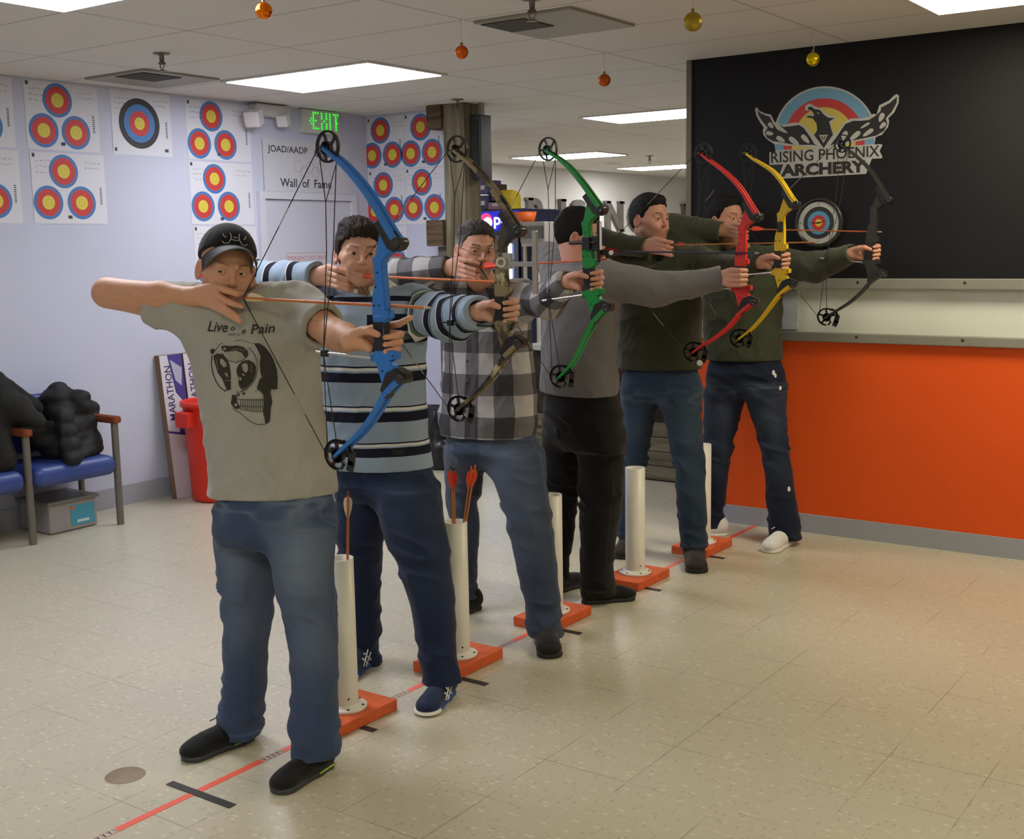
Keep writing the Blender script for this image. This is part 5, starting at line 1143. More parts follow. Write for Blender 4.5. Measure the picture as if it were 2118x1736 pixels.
dark.append([(770, 470), (850, 470), (930, 530), (1000, 620), (1050, 720), (1090, 850), (1098, 960), (1095, 1100), (1050, 1112), (1010, 1100), (995, 1150), (1010, 1210), (1025, 1280), (1000, 1380), (1000, 1440), (990, 1540), (960, 1580), (925, 1580), (915, 1500), (895, 1420), (905, 1300), (900, 1180), (890, 1120), (850, 1130), (812, 1110), (815, 1060), (850, 960), (880, 940), (860, 880), (850, 760), (860, 640), (820, 560)])
dark.append([(210, 640), (260, 610), (330, 620), (390, 680), (430, 760), (450, 900), (450, 1110), (400, 1120), (370, 1060), (330, 960), (270, 880), (240, 780), (215, 700)])
dark.append([(560, 760), (620, 710), (700, 700), (770, 740), (800, 800), (795, 900), (760, 990), (700, 1060), (600, 1110), (560, 1050), (555, 950), (530, 870), (530, 820)])
dark.append([(315, 510), (370, 500), (440, 510), (540, 500), (620, 520), (680, 570), (690, 620), (660, 660), (640, 660), (600, 600), (520, 570), (430, 580), (370, 590), (330, 560)])
dark.append([(470, 1180), (530, 1190), (540, 1290), (570, 1330), (580, 1370), (530, 1380), (480, 1350), (450, 1300)])
light = [[(300, 690), (330, 680), (390, 750), (390, 790), (350, 800), (305, 750)], [(600, 770), (640, 740), (680, 760), (690, 840), (660, 880), (620, 850)], [(360, 880), (400, 880), (415, 940), (390, 930)], [(565, 930), (600, 950), (590, 985), (565, 980)], [(375, 600), (420, 600), (500, 590), (570, 620), (610, 660), (560, 700), (510, 710), (430, 680)], circ(520, 1320, 22), circ(365, 545, 18), [(600, 885), (640, 900), (640, 925), (605, 905)]]
for k in range(7): light.append(circ(470+28*k, 545+6*abs(k-2), 8, 6))
for k in range(4): light.append(circ(735, 770+28*k, 8, 6))
for k in range(5): light.append(circ(250+6*k, 700+30*k, 8, 6))
for x in (380, 410, 440): light.append(circ(x, 985, 8, 6))
lines = band([(190, 640), (180, 760), (200, 880), (240, 990), (300, 1080), (370, 1130), (390, 1110)], 13)+band([(200, 620), (240, 560), (300, 480), (340, 465)], 7)+band([(500, 438), (600, 425), (700, 460), (800, 480)], 5)+band([(330, 610), (400, 700), (520, 740), (600, 710), (690, 640)], 9)
lines += band([(690, 530), (760, 600), (800, 690), (820, 800), (800, 940), (740, 1040), (660, 1110), (590, 1150)], 7)+band([(540, 1200), (530, 1130)], 9)+band([(480, 1370), (600, 1450), (700, 1540), (800, 1590), (925, 1590)], 8)+band([(545, 1240), (600, 1250), (900, 1250)], 7)+band([(590, 1330), (700, 1345), (900, 1345)], 7)+band([(640, 1390), (760, 1415), (890, 1415)], 6)
for k in range(11):
    x = 590+30*k; lines += band([(x, 1240), (x-4, 1330+k*.6), (x, 1400+k)], 9)
for k in range(14):
    q = k/13; x = 700+130*math.sin(q*math.pi*.9)+30*q; y = 540+600*q; lines += [circ(x+26, y, 9, 6)]
for k in range(9): lines += [circ(560+16*k, 1150-9*k, 8, 6)]
lines += [[(165, 560), (200, 540), (230, 560), (195, 620), (170, 600)], circ(630, 1165, 20), circ(560, 1180, 16)]
INK = mat('shirt_print', (44, 42, 38), .85); INK2 = mat('shirt_print_gap', (146, 143, 132), .9)
pr_ = drape(a['shirtobj'], [ZX(p) for p in dark+lines], INK, 'skull_print'); drape(a['shirtobj'], [ZX(p) for p in light], INK2, 'skull_print_gaps', .0034)
def word(txt, x, y, w, h, shear=.25, bold=.012, rot=0.):
    v, f = text_mesh(txt, 1, bold, shear); v = np.array(v); mn = v.min(0); mx = v.max(0); s = (v-mn)/(mx-mn+1e-9); c_, s_ = math.cos(rot), math.sin(rot); out = []
    for q in f: out.append([(x+s[i][0]*w*c_+(1-s[i][1])*h*-s_, y+s[i][0]*w*s_+(1-s[i][1])*h*c_) for i in q])
    return out
drape(a['shirtobj'], word('Live', 430, 664, 42, 22, rot=.05)+word('o', 477, 676, 9, 8)+word('e', 500, 682, 9, 9)+word('Pain', 517, 672, 51, 20, rot=-.08)+word('MADE IN', 472, 690, 24, 5, 0, 0), INK, 'shirt_lettering')
# rugby collar, plaid collar and pocket, glasses, plackets
def collar(c, m, r0, r1, drop, gap, name='collar', lift=.0):
    ax = c['axn']; f = c['nrm']-ax*(c['nrm']@ax); f /= np.linalg.norm(f); s = np.cross(ax, f); b = c['neckb']+ax*lift; n = 40; v = []; fc = []
    for k in range(n+1):
        an = gap+(2*math.pi-2*gap)*k/n; tip = max(0, 1-min(k, n-k)/5)
        d = f*math.cos(an)+s*math.sin(an); d2 = f*math.cos(an)*.95+s*math.sin(an)*1.05
        v += [b+d*r0+ax*.030-f*.004, b+d*(r0+.009)+ax*.034, b+d2*(r1*.8)+ax*(.034-drop*.45), b+d2*(r1+.014*tip)+ax*(.030-drop-.022*tip)+f*.012*tip, b+d2*(r1-.004)+ax*(.026-drop-.02*tip)+f*.012*tip, b+d2*(r1*.78)+ax*(.026-drop*.45), b+d*(r0+.001)+ax*.0]
    for k in range(n):
        for j in range(7): fc.append((k*7+j, (k+1)*7+j, (k+1)*7+(j+1) % 7, k*7+(j+1) % 7))
    fc += [tuple(range(7)), tuple(n*7+j for j in range(6, -1, -1))]
    return G().add(v, fc, 0, True).build(name, [m], c['shirtobj'])
collar(CAST[1], cloth('cream_collar', (226, 224, 208), (206, 204, 190), 400, .08), .062, .104, .040, .30, lift=.038)
collar(CAST[2], CAST[2]['shirt'], .062, .092, .032, .45, lift=.025)
def glasses(c):
    g = G(); m = mat('wire_frame', (120, 104, 92), .35, .7)
    for s in (-1, 1): g.tube([headp(c, (s*.031+.0235*math.cos(q), .0935-.006*abs(math.cos(q)*s+1 if s > 0 else -1+math.cos(q))*.5, -.003+.015*math.sin(q))) for q in np.linspace(0, 2*math.pi, 25)], .0009, 6)
    g.tube([headp(c, (-.008, .096, .002)), headp(c, (0, .099, .004)), headp(c, (.008, .096, .002))], .0011, 6)
    for s in (-1, 1): g.tube([headp(c, (s*.0545, .088, .0)), headp(c, (s*.070, .070, .004)), headp(c, (s*.079, .0, .006))], .0011, 6)
    o = g.build('glasses', [m], c['root'])
glasses(CAST[2])
def buttons(c, px, m, Y=None):
    me = c['shirtobj'].data; co = np.empty(len(me.vertices)*3, np.float32); me.vertices.foreach_get('co', co); bv = BVHTree.FromPolygons([tuple(q) for q in co.reshape(-1, 3).tolist()], [tuple(p.vertices) for p in me.polygons])
    for x, y in px:
        d = Vector(_ray(x, y)).normalized(); h = bv.ray_cast(Vector(CP), d)
        if h[0]: G().lathe([(0, .0025), (.0048, .0025), (.0052, 0)], h[0], tuple(h[1]), 12).build('button', [m], c['shirtobj'])
buttons(CAST[2], [(966, 701), (966, 747), (966, 790)], mat('dark_button', (60, 56, 58), .4)); buttons(CAST[4], [(1344, 541), (1344, 557)], mat('dark_button', (60, 56, 58), .4))
lbl = drape(CAST[1]['shirtobj'], [[(811, 931), (836, 929), (837, 941), (812, 943)]], mat('navy_label', (26, 28, 40), .8), 'hem_label')
ring = CAST[1]; p = A(*ring['bow'])+A(-.018+.034, .034, -.045-.013); G().lathe([(.0093, .0022), (.0105, .0022), (.0105, -.0022), (.0093, -.0022), (.0093, .0022)], p, (.15, -.35, 1), 18).build('ring', [mat('gold_ring', (226, 176, 84), .2, 1)], ring['root'])
# ------------------------------------------------------------------ floor furniture of the shooting line
MPVC = mat('white_pvc', (226, 222, 212), .4, bump=(25, .03), mott=(12, .02)); MORB = mat('orange_board', (208, 92, 44), .75, bump=(45, .25), mott=(25, .12))
TUB = []
for k, (yy, zt, lab) in enumerate(((2.905, .575, 'white arrow tube with one cream-fletched arrow, behind the person in the cap'), (3.545, .575, 'white arrow tube holding four red-fletched arrows beside the striped shirt person'), (4.215, .56, 'white arrow tube mostly hidden behind the leg of the plaid shirt man'), (4.945, .56, 'empty white arrow tube on orange board between the black trousers and the brown boots'), (5.66, .57, 'empty white arrow tube on orange board nearest the orange wall'))):
    xx = -2.805; rt = G().box((-2.905, yy-.155, .001), (-2.70, yy+.155, .041), bev=.004).build('arrow_tube_stand', [MORB]); top(rt, lab, 'arrow tube', 'arrow tube stands along the shooting line')
    t_ = G().lathe([(.0425, .044), (.0425, zt), (.0475, zt), (.0475, .044)], (xx, yy, 0), n=36).build('tube', [MPVC], rt)
    fl = G().lathe([(.048, .041), (.077, .041), (.077, .050), (.072, .053), (.056, .054), (.053, .062), (.048, .062)], (xx, yy, 0), n=36).build('flange', [MPVC], rt)
    g = G()
    for q in range(6): an = q*math.pi/3+.4; g.lathe([(0, .0555), (.005, .0555), (.005, .053)], (xx+.066*math.cos(an), yy+.066*math.sin(an), 0), n=8)
    g.lathe([(0, .0485), (.004, .0485)], (xx, yy, .085), (.85, -.5, 0), 8); g.build('flange_holes', [mat('dark_hole', (44, 38, 32), .8)], fl); TUB.append((xx, yy))
def stuck(k, px, py, rx, ry, dy, lab, **kw):
    xx, yy = TUB[k]; t = onY(px, py, yy+dy); q = onY(rx, ry, yy+dy); b = t+(q-t)*((t[2]-.05)/(t[2]-q[2])); arrow(t, b, lab, group='arrows standing in the white tubes', **kw)
stuck(0, 720, 1017, 719, 1172, .0, 'arrow with cream fletching standing in the tube behind the man in the cap', fl=(214, 204, 188), flw=(226, 220, 208), shaft=(190, 108, 50), r=.0044, nockc=(120, 60, 30))
stuck(1, 933, 964, 937, 1096, -.018, 'leftmost red-fletched arrow in the tube of four', shaft=(180, 110, 54), fl=(224, 62, 44), nockc=(30, 30, 40)); stuck(1, 938, 967, 941, 1097, .012, 'arrow with black and red vanes, second from left in the tube of four', shaft=(196, 120, 60), fl=(224, 62, 44), flw=(36, 30, 34), nockc=(30, 30, 40))
stuck(1, 975, 965, 957, 1095, .018, 'arrow with red vanes, third from left in the tube of four', shaft=(180, 110, 54), fl=(232, 72, 46)); stuck(1, 983, 962, 961, 1096, .026, 'rightmost arrow leaning right in the tube of four, orange vanes', shaft=(196, 120, 60), fl=(240, 86, 50))
# tapes on the floor
MT = mat('orange_tape', (236, 96, 74), .5); tp = G().box((XF-.013, 1.2, 0), (XF+.013, YW-.012, .0012)).build('shooting_line_tape', [MT]); top(tp, 'orange-red shooting line tape running along the floor to the orange wall', 'floor tape')
for yy in (1.90, 2.543, 3.176, 3.847, 4.49, 5.13):
    g = G().box((XF-.0135, yy-.045, .0012), (XF+.0135, yy+.045, .0016)); b = g.build('printed_patch', [mat('patch_white', (196, 176, 166), .6)], tp); g = G()
    for q in range(9):
        y0 = yy-.042+q*.0095; g.add([(XF-.011, y0, .002), (XF+.011, y0+.006*(-1)**q, .002), (XF+.011, y0+.003+.006*(-1)**q, .002), (XF-.011, y0+.003, .002)], [(0, 1, 2, 3)])
    g.build('patch_print', [mat('patch_ink', (60, 46, 46), .6)], b)
MTK = mat('black_tape', (42, 38, 36), .6, bump=(40, .1))
for yy, x0, x1, lab in ((2.226, -2.905, -2.62, 'black tape strip crossing the orange line nearest the camera'), (2.875, -2.90, -2.64, 'black tape end showing at the first orange board'), (3.43, -2.9, -2.58, 'black tape end showing at the second orange board'), (4.12, -2.9, -2.60, 'black tape end showing at the third orange board'), (4.86, -2.9, -2.62, 'black tape end showing at the fourth orange board'), (5.55, -2.9, -2.62, 'short black tape end at the fifth orange board by the brown boot')):
    o = G().box((x0, yy-.014, .0014), (x1, yy+.014, .0026)).build('black_tape_strip', [MTK]); top(o, lab, 'floor tape', 'black tape marks across the shooting line')
o = G().lathe([(0, .003), (.058, .003), (.062, .0)], (-3.067, 2.185, 0), n=40).build('floor_cover_plate', [mat('brown_cap', (138, 120, 98), .6, mott=(30, .12))]); top(o, 'round brown cover plate on the floor left of the black tape', 'cover plate')
# ------------------------------------------------------------------ logo and clock on the black wall
LG = lambda x, y, e=.003: onY(1540+x/6.2294, 160+y/6.2304, YW-e)
def flat(g, pts, e, m=0):
    tr = tessellate_polygon([[Vector((x, y, 0)) for x, y in pts]])
    g.add([LG(x, y, e) for x, y in pts], [tuple(q) for q in tr], m)
WHT, BLU, RED_, YEL, BLK = [mat(n, c, .6) for n, c in (('logo_white', (172, 170, 168)), ('logo_blue', (104, 148, 180)), ('logo_red', (178, 56, 58)), ('logo_yellow', (190, 172, 78)), ('logo_black', (34, 33, 34)))]
g = G()
def arcp(cx, cy, rx, ry, a0, a1, n=40): return [(cx+rx*math.cos(math.radians(a0+(a1-a0)*k/n)), cy-ry*math.sin(math.radians(a0+(a1-a0)*k/n))) for k in range(n+1)]
flat(g, arcp(1040, 760, 662, 645, 165, 15)+[(1690, 770), (1670, 880), (400, 960), (385, 850)], .0016, 0)
flat(g, arcp(1040, 760, 640, 622, 165, 15)+[(1670, 790), (1670, 860), (400, 940), (395, 870)], .002, 1)
flat(g, arcp(1030, 770, 505, 500, 158, 20)+[(1545, 815), (1545, 870), (505, 935), (500, 885)], .0024, 2)
flat(g, arcp(1030, 790, 385, 405, 160, 20)+[(1430, 830), (1430, 880), (610, 930), (610, 900)], .0028, 3)
WL = [(155, 385), (190, 430), (260, 465), (340, 480), (370, 540), (390, 580), (420, 575), (480, 615), (560, 600), (650, 580), (740, 600), (830, 680), (890, 750), (940, 650), (930, 600), (880, 520), (790, 510), (800, 480), (880, 470), (850, 430), (780, 425), (780, 370), (840, 335), (900, 370), (980, 400), (1040, 460), (1090, 490), (1180, 500), (1160, 560), (1110, 590), (1130, 650), (1150, 740), (1200, 690), (1270, 590), (1370, 530), (1500, 530), (1600, 510), (1660, 470), (1700, 480), (1735, 360), (1860, 300), (1930, 230), (1965, 215), (1990, 240), (1985, 330), (1930, 450), (1850, 530), (1865, 560), (1850, 640), (1770, 740), (1640, 790), (1480, 820), (1340, 850), (1180, 900), (1020, 935), (840, 900), (700, 890), (520, 880), (380, 860), (290, 800), (240, 740), (235, 680), (250, 650), (200, 580), (150, 490), (135, 410)]
flat(g, WL, .0032, 0)
for P_ in ([(165, 420), (200, 460), (270, 490), (325, 510), (370, 600), (420, 670), (480, 700), (540, 700), (500, 660), (430, 600), (500, 640), (600, 630), (700, 615), (760, 650), (840, 760), (900, 860), (940, 885), (880, 870), (800, 870), (700, 870), (590, 860), (480, 840), (360, 820), (290, 780), (260, 710), (300, 650), (230, 570), (180, 490)],
           [(1965, 250), (1960, 330), (1900, 440), (1820, 530), (1840, 600), (1800, 690), (1700, 750), (1560, 780), (1420, 810), (1320, 825), (1210, 830), (1130, 870), (1100, 880), (1180, 780), (1250, 670), (1300, 600), (1400, 560), (1500, 560), (1600, 550), (1680, 500), (1750, 440), (1760, 390), (1870, 330)],
           [(820, 385), (860, 375), (900, 410), (970, 420), (1020, 480), (1080, 520), (1160, 525), (1090, 570), (1120, 680), (1140, 740), (1060, 850), (1020, 915), (960, 830), (895, 745), (935, 680), (930, 600), (880, 530), (790, 515), (820, 495), (890, 500), (895, 470), (860, 430), (815, 410)]): flat(g, P_, .0038, 4)
for cx, cy, rx, ry, rot in ((330, 610, 45, 28, 50), (310, 720, 48, 28, 10), (450, 790, 62, 30, 30), (620, 810, 80, 34, 38), (770, 780, 72, 32, 48), (500, 690, 45, 16, 25), (1770, 500, 62, 32, 115), (1790, 610, 52, 28, 135), (1610, 700, 80, 28, 145), (1440, 740, 90, 32, 140), (1290, 740, 75, 32, 120), (1570, 610, 70, 16, 148)):
    r_ = math.radians(rot); flat(g, [(cx+rx*math.cos(q)*(1.0+.3*math.cos(q))*math.cos(r_)-ry*math.sin(q)*math.sin(r_), cy+rx*math.cos(q)*(1.0+.3*math.cos(q))*math.sin(r_)+ry*math.sin(q)*math.cos(r_)) for q in np.linspace(0, 2*math.pi, 18)[:-1]], .0044, 0)
flat(g, [(960, 745), (1075, 740), (1018, 850)], .0044, 0); flat(g, [(985, 760), (1050, 757), (1018, 822)], .005, 4); flat(g, [(1008, 758), (1028, 758), (1018, 822)], .0054, 0); flat(g, [(930, 450), (965, 460), (950, 478)], .0044, 0)
flat(g, [(320, 965), (940, 925), (1750, 860), (1778, 870), (1740, 950), (1778, 1030), (1760, 1045), (1640, 1050), (1565, 1245), (430, 1310), (500, 1120), (320, 1130)], .0036, 0)
flat(g, [(320, 1130), (500, 1120), (440, 1262)], .0042, 4)
logo = g.build('wall_logo', [WHT, BLU, RED_, YEL, BLK]); top(logo, 'large white-outlined bird logo over coloured target arcs on the black wall', 'wall logo')
def warp(txt, p00, p10, p01, bold, h_=.0046, name='lettering'):
    v, f = text_mesh(txt, 1, bold); v = np.array(v); mn = v.min(0); mx = v.max(0); s = (v-mn)/(mx-mn+1e-9); g = G(); p00, p10, p01 = map(np.array, (p00, p10, p01))
    g.add([LG(*(p00+(p10-p00)*q[0]+(p01-p00)*q[1]), h_) for q in s], f); return g.build(name, [BLK], logo)
warp('RISING PHOENIX', (342, 1108), (1740, 1020), (342, 962), .012); warp('ARCHERY', (465, 1285), (1560, 1225), (465, 1125), .05)
# archery target clock
cc = onY(1697, 461, YW); cx, cz = cc[0], cc[2]
ck = G().lathe([(0, .0), (.128, .0), (.134, .01), (.134, .03), (.126, .036), (.118, .034), (.112, .022), (0, .022)], (cx, YW-.001, cz), (0, -1, 0), 48).build('wall_clock', [mat('clock_rim', (66, 64, 62), .3, .6)]); top(ck, 'round wall clock with an archery target face on the black wall', 'clock')
g = G()
for r_, m_, e in ((.112, 0, .0250), (.086, 1, .0254), (.062, 2, .0258), (.040, 3, .0262), (.020, 4, .0266)): disc(g, lambda a, b, h=0: A(cx+a, YW-.001-h, cz+b), 0, 0, r_, m_, e, 48)
g.build('clock_face', [mat('clock_white', (184, 184, 180), .5), mat('clock_black', (40, 40, 40), .5), mat('clock_blue', (84, 148, 190), .5), mat('clock_red', (190, 46, 50), .5), mat('clock_yellow', (216, 190, 60), .5)], ck)
g = G()
for an, L, w in ((.30, .062, .005), (math.pi-.02, .066, .0065)): g.add([A(cx-.01*math.cos(an)-w/2*math.sin(an)*-1, YW-.030, cz-.01*math.sin(an)-w/2*math.cos(an)), A(cx+L*math.cos(an), YW-.030, cz+L*math.sin(an)), A(cx-.01*math.cos(an)-w/2*math.sin(an), YW-.030, cz-.01*math.sin(an)+w/2*math.cos(an))], [(0, 1, 2)])
g.build('clock_hands', [mat('hand_black', (18, 18, 18), .5)], ck); g = G()
for hh, t_ in ((12, '12'), (3, '3'), (6, '6'), (9, '9')):
    an = math.radians(90-30*hh); text_to(g, t_, lambda a, b, h=0: A(cx+.099*math.cos(an)-.007+a, YW-.0275, cz+.099*math.sin(an)-.007+b), height=.014)
for q in range(12): an = q*math.pi/6; disc(g, lambda a, b, h=0: A(cx+a, YW-.0275, cz+b), .099*math.cos(an), .099*math.sin(an), .002, 0, 0, 8) if q % 3 else None
g.build('clock_numerals', [mat('numeral_grey', (90, 90, 88), .5)], ck)
sh = G().box((-2.74, YW+.006, onY(1640, 682, YW)[2]), (-2.56, YW+.018, onY(1640, 603, YW)[2])).build('notice_sheet', [mat('pale_sheet', (176, 178, 184), .6, mott=(14, .12))]); top(sh, 'pale printed notice on the white wall panel beside the yellow bow', 'notice')
# ------------------------------------------------------------------ left side: bench chairs, coats, boxes, bin
MLEG = mat('grey_tube', (112, 106, 98), .45, .3); MARM = wood('arm_wood', (104, 52, 30), (134, 72, 42), 'x'); MSEAT = mat('blue_vinyl', (48, 68, 132), .42, bump=(120, .06), mott=(5, .08))
def bench(y0, y1, lab, left_arm):
    root = empty('waiting_chair', (-6.2, (y0+y1)/2, 0), lab, 'chair', 'joined blue waiting chairs along the left wall')
    S = SDF().u(boxs((-6.20, (y0+y1)/2, .375), (.215, (y1-y0)/2-.025, .060), .05)); V, F = surf(S, (-6.45, y0, .30), (-5.95, y1, .45), .008); npmesh('seat', V, F, [MSEAT], root)
    S = SDF().u(boxs((-6.41, (y0+y1)/2, .63), (.035, (y1-y0)/2-.04, .17), .03)); V, F = surf(S, (-6.46, y0, .44), (-6.36, y1, .82), .008); npmesh('backrest', V, F, [MSEAT], root)
    for yy in ([y0, y1] if left_arm else [y0]):
        G().tube([(-6.035, yy, 0), (-6.035, yy, .62)], .021, 14).build('leg', [MLEG], root); G().tube([(-6.40, yy, 0), (-6.40, yy, .62)], .019, 14).build('leg', [MLEG], root)
        a_ = G().box((-6.42, yy-.03, .615), (-6.0, yy+.03, .66), bev=.016).build('armrest', [MARM], root)
        G().tube([(-6.035, yy, .335), (-6.40, yy, .335)], .012, 8).build('side_rail', [MLEG], root)
    G().tube([(-6.12, y0-.01, .335), (-6.12, y1+.045, .335)], .016, 10).build('seat_rail', [MLEG], root)
bench(3.80, 4.385, 'blue vinyl waiting chair with wooden armrests by the left wall, puffer jacket on it', True)
bench(3.20, 3.785, 'blue vinyl waiting chair cut by the left edge of the picture', False)
def garment(name, prims, lab, m, cat='jacket', quilt=0, seed=3, h=.008):
    S = SDF()
    for f, k in prims: S.u(f, k)
    S.disp(lambda P: -.016*((1-np.abs(2*vnoise(P*A(9, 9, 7)+seed, seed)-1))**2-.35)-.007*(vnoise(P*26, seed)-.5)-(quilt*np.abs(np.sin(P[:, 2]*math.pi/.085+1.5*vnoise(P*6, 8))) if quilt else 0))
    V, F = surf(S, (-6.52, 3.2, .40), (-5.85, 4.42, .98), h); V = relax(V, F, 1); V[:, 0] = np.maximum(V[:, 0], XL+.004)
    return top(npmesh(name, V, F, [m]), lab, cat)
J1 = lambda x, y, X: onX(x, y, X)
garment('puffer_jacket', [(cone(J1(120, 830, -6.30), J1(150, 900, -6.22), .085, .10), 0), (cone(J1(60, 880, -6.25), J1(120, 930, -6.2), .08, .07), .04), (cone(J1(125, 815, -6.32), J1(180, 850, -6.32), .05, .06), .04), (cone(J1(165, 830, -6.2), J1(190, 915, -6.2), .055, .045), .03), (cone(J1(130, 860, -6.10), J1(152, 948, -6.02), .050, .048), .03), (cone(J1(150, 950, -6.05), J1(195, 920, -6.15), .03, .04), .03)], 'black puffer jacket heaped on the blue chair', mat('puffer_black', (11, 11, 14), .72, bump=(40, .2)), quilt=.012)
garment('dark_coat', [(cone(J1(-20, 800, -6.2), J1(30, 850, -6.12), .09, .085), 0), (cone(J1(30, 840, -6.1), J1(78, 872, -6.02), .06, .045), .04), (cone(J1(-30, 850, -6.2), J1(5, 950, -6.1), .09, .08), .04), (cone(J1(0, 800, -6.3), J1(70, 845, -6.3), .06, .05), .04)], 'dark olive coat draped over the left chair arm, sleeve hanging right', mat('coat_olive', (22, 21, 18), .9, bump=(60, .2)), 'coat', seed=5)
bxx = empty('storage_box', (-6.30, 4.10, 0), 'clear plastic storage box with a blue label under the blue chair', 'box')
CL = mat('clear_plastic', (150, 146, 144), .35, bump=(10, .05)); g = G().box((-6.44, 3.98, .004), (-6.14, 4.30, .175), bev=.012); g.build('container', [CL], bxx); G().box((-6.455, 3.965, .175), (-6.125, 4.315, .195), bev=.006).build('lid', [mat('grey_lid', (120, 116, 112), .4)], bxx)
lb = G().box((-6.139, 4.12, .03), (-6.137, 4.28, .15)).build('paper_label', [mat('label_cyan', (70, 150, 176), .5)], bxx); G().box((-6.1365, 4.16, .045), (-6.1355, 4.24, .06)).box((-6.1365, 4.12, .125), (-6.1355, 4.15, .145), 1).build('label_print', [mat('label_white', (206, 214, 214), .5), mat('label_orange', (196, 120, 80), .5)], lb)
# leaning cartons
def carton(y0, y1, lab, lean=.10):
    x0 = XL+.03; h = .95; th = math.atan(lean/h)
    def fr(a, b, c): return A(XL+.01+(c)*math.cos(th)+lean*(1-b/h), y0+a, b*math.cos(th)+.002+c*math.sin(th)*.0)
    g = G(); w = y1-y0; d = .05; v = [fr(a, b, c) for a in (0, w) for b in (0, h) for c in (0, d)]
    g.add(v, [(0, 1, 3, 2), (4, 6, 7, 5), (0, 4, 5, 1), (2, 3, 7, 6), (0, 2, 6, 4), (1, 5, 7, 3)]); root = g.build('flat_carton', [mat('carton_brown', (120, 96, 78), .8)]); top(root, lab, 'carton', 'flat cartons leaning in the corner by the red bin')
    e = lambda a, b, q=0: fr(a, b, d+.001+q*.0005); g = G()
    g.add([e(0, 0), e(w, 0), e(w, h), e(0, h)], [(0, 1, 2, 3)], 0); g.add([e(w*.55, .70, 1), e(w, .60, 1), e(w, h, 1), e(w*.35, h, 1)], [(0, 1, 2, 3)], 1); g.add([e(.0, .44, 1), e(w, .40, 1), e(w, .415, 1), e(0, .455, 1)], [(0, 1, 2, 3)], 1); g.add([e(w*.5, .42, 1), e(w, .42, 1), e(w, .56, 1), e(w*.55, .53, 1)], [(0, 1, 2, 3)], 1)
    g.add([e(w*.6, .78, 2), e(w*.85, .74, 2), e(w*.95, .86, 2), e(w*.45, .92, 2)], [(0, 1, 2, 3)], 2); g.build('printed_face', [mat('carton_white', (206, 200, 210), .6), mat('carton_purple', (70, 58, 132), .6), mat('carton_pale', (170, 170, 190), .6)], root)
    g = G(); text_to(g, 'MARATHON', lambda a, b, c=0: e(w*.10+(.075-b)*1+.0, .50+a*1.0, 3) if False else e(w*.12+.060-b, .52+a, 3), width=.36, height=.055, bold=.01); g.build('carton_lettering', [mat('carton_ink', (52, 44, 96), .6)], root)
carton(5.04, 5.22, 'purple and white printed flat carton leaning on the left wall, left one'); carton(5.235, 5.42, 'purple and white printed flat carton partly behind the red bin, right one')
MBIN = mat('red_plastic', (214, 46, 30), .45, bump=(50, .05)); bn = G().lathe([(0, .004), (.165, .004), (.175, .02), (.195, .45), (.205, .62), (.222, .625), (.222, .655), (.205, .66), (.200, .645), (.190, .45), (.170, .03), (0, .03)], (-6.11, 5.22, 0), n=48).build('trash_bin', [MBIN]); top(bn, 'round red plastic trash bin in the corner by the cartons', 'trash bin')
g = G(); g.box((-6.20, 4.96, .50), (-6.08, 5.03, .60), bev=.01); g.build('handle', [MBIN], bn)
# ------------------------------------------------------------------ back room
def wl(ch, y0, y1, z0, z1):
    g = G(); v, f = text_mesh(ch, 1, .035, extrude=1); v = np.array(v); mn = v.min(0); mx = v.max(0); s = (v-mn)/(mx-mn+1e-9); g.add([A(XFAR+.005+q[2]*.05, y0+(y1-y0)*q[0], z0+(z1-z0)*q[1]) for q in s], f)
    if ch in 'RINP':
        for yc in ((y0+.04,) if ch in 'RP' else ((y0+y1)/2,) if ch == 'I' else (y0+.04, y1-.04)):
            for zz in (z0, z1-.035): g.box((XFAR+.005, yc-.075, zz), (XFAR+.055, yc+.075, zz+.035))
    o = g.build('wall_letter', [mat('zinc_letter', (108, 104, 100), .6, .2, mott=(8, .15))]); return o
for ch, y0, y1, w_ in (('R', 13.0, 13.46, 'leftmost, above the small television'), ('I', 13.78, 13.90, 'second, straight bar beside the green bow cables'), ('S', 14.05, 14.42, 'third, mostly behind the dark-haired head'), ('I', 14.60, 14.72, 'fourth, behind the green bow limb'), ('N', 14.98, 15.45, 'fifth, right of the green bow'), ('G', 15.62, 16.1, 'sixth, left of the smiling archer head'), ('P', 17.35, 17.85, 'cut by the end of the black wall')):
    top(wl(ch, y0, y1, 1.80, 2.24), 'grey metal letter %s on the far wall, %s' % (ch, w_), 'wall letter', 'grey metal letters on the far wall')
MDKW = wood('dark_plank', (38, 32, 28), (58, 50, 42), 'x'); MPLK = wood('grey_plank', (82, 76, 62), (122, 116, 98), 'x', 1.6)
cx0, cx1 = onY(1098, 760, 7.22)[0], -2.2; ct = empty('service_counter', ((cx0+cx1)/2, 7.5, 0), 'dark service counter with grey weathered planks low on its front, behind the archers', 'counter')
zt = onY(1110, 712, 7.22)[2]; G().box((cx0, 7.22, 0), (cx1, 7.8, zt-.04)).build('body', [MDKW], ct); g = G()
for k in range(4): g.box((cx0+.02, 7.185, .01+k*.10), (cx1, 7.219, .105+k*.10), bev=.003)
g.build('plank_front', [MPLK], ct); G().box((cx0-.02, 7.17, zt-.04), (cx1, 7.85, zt), bev=.004).build('countertop', [mat('pale_top', (168, 168, 156), .4)], ct)
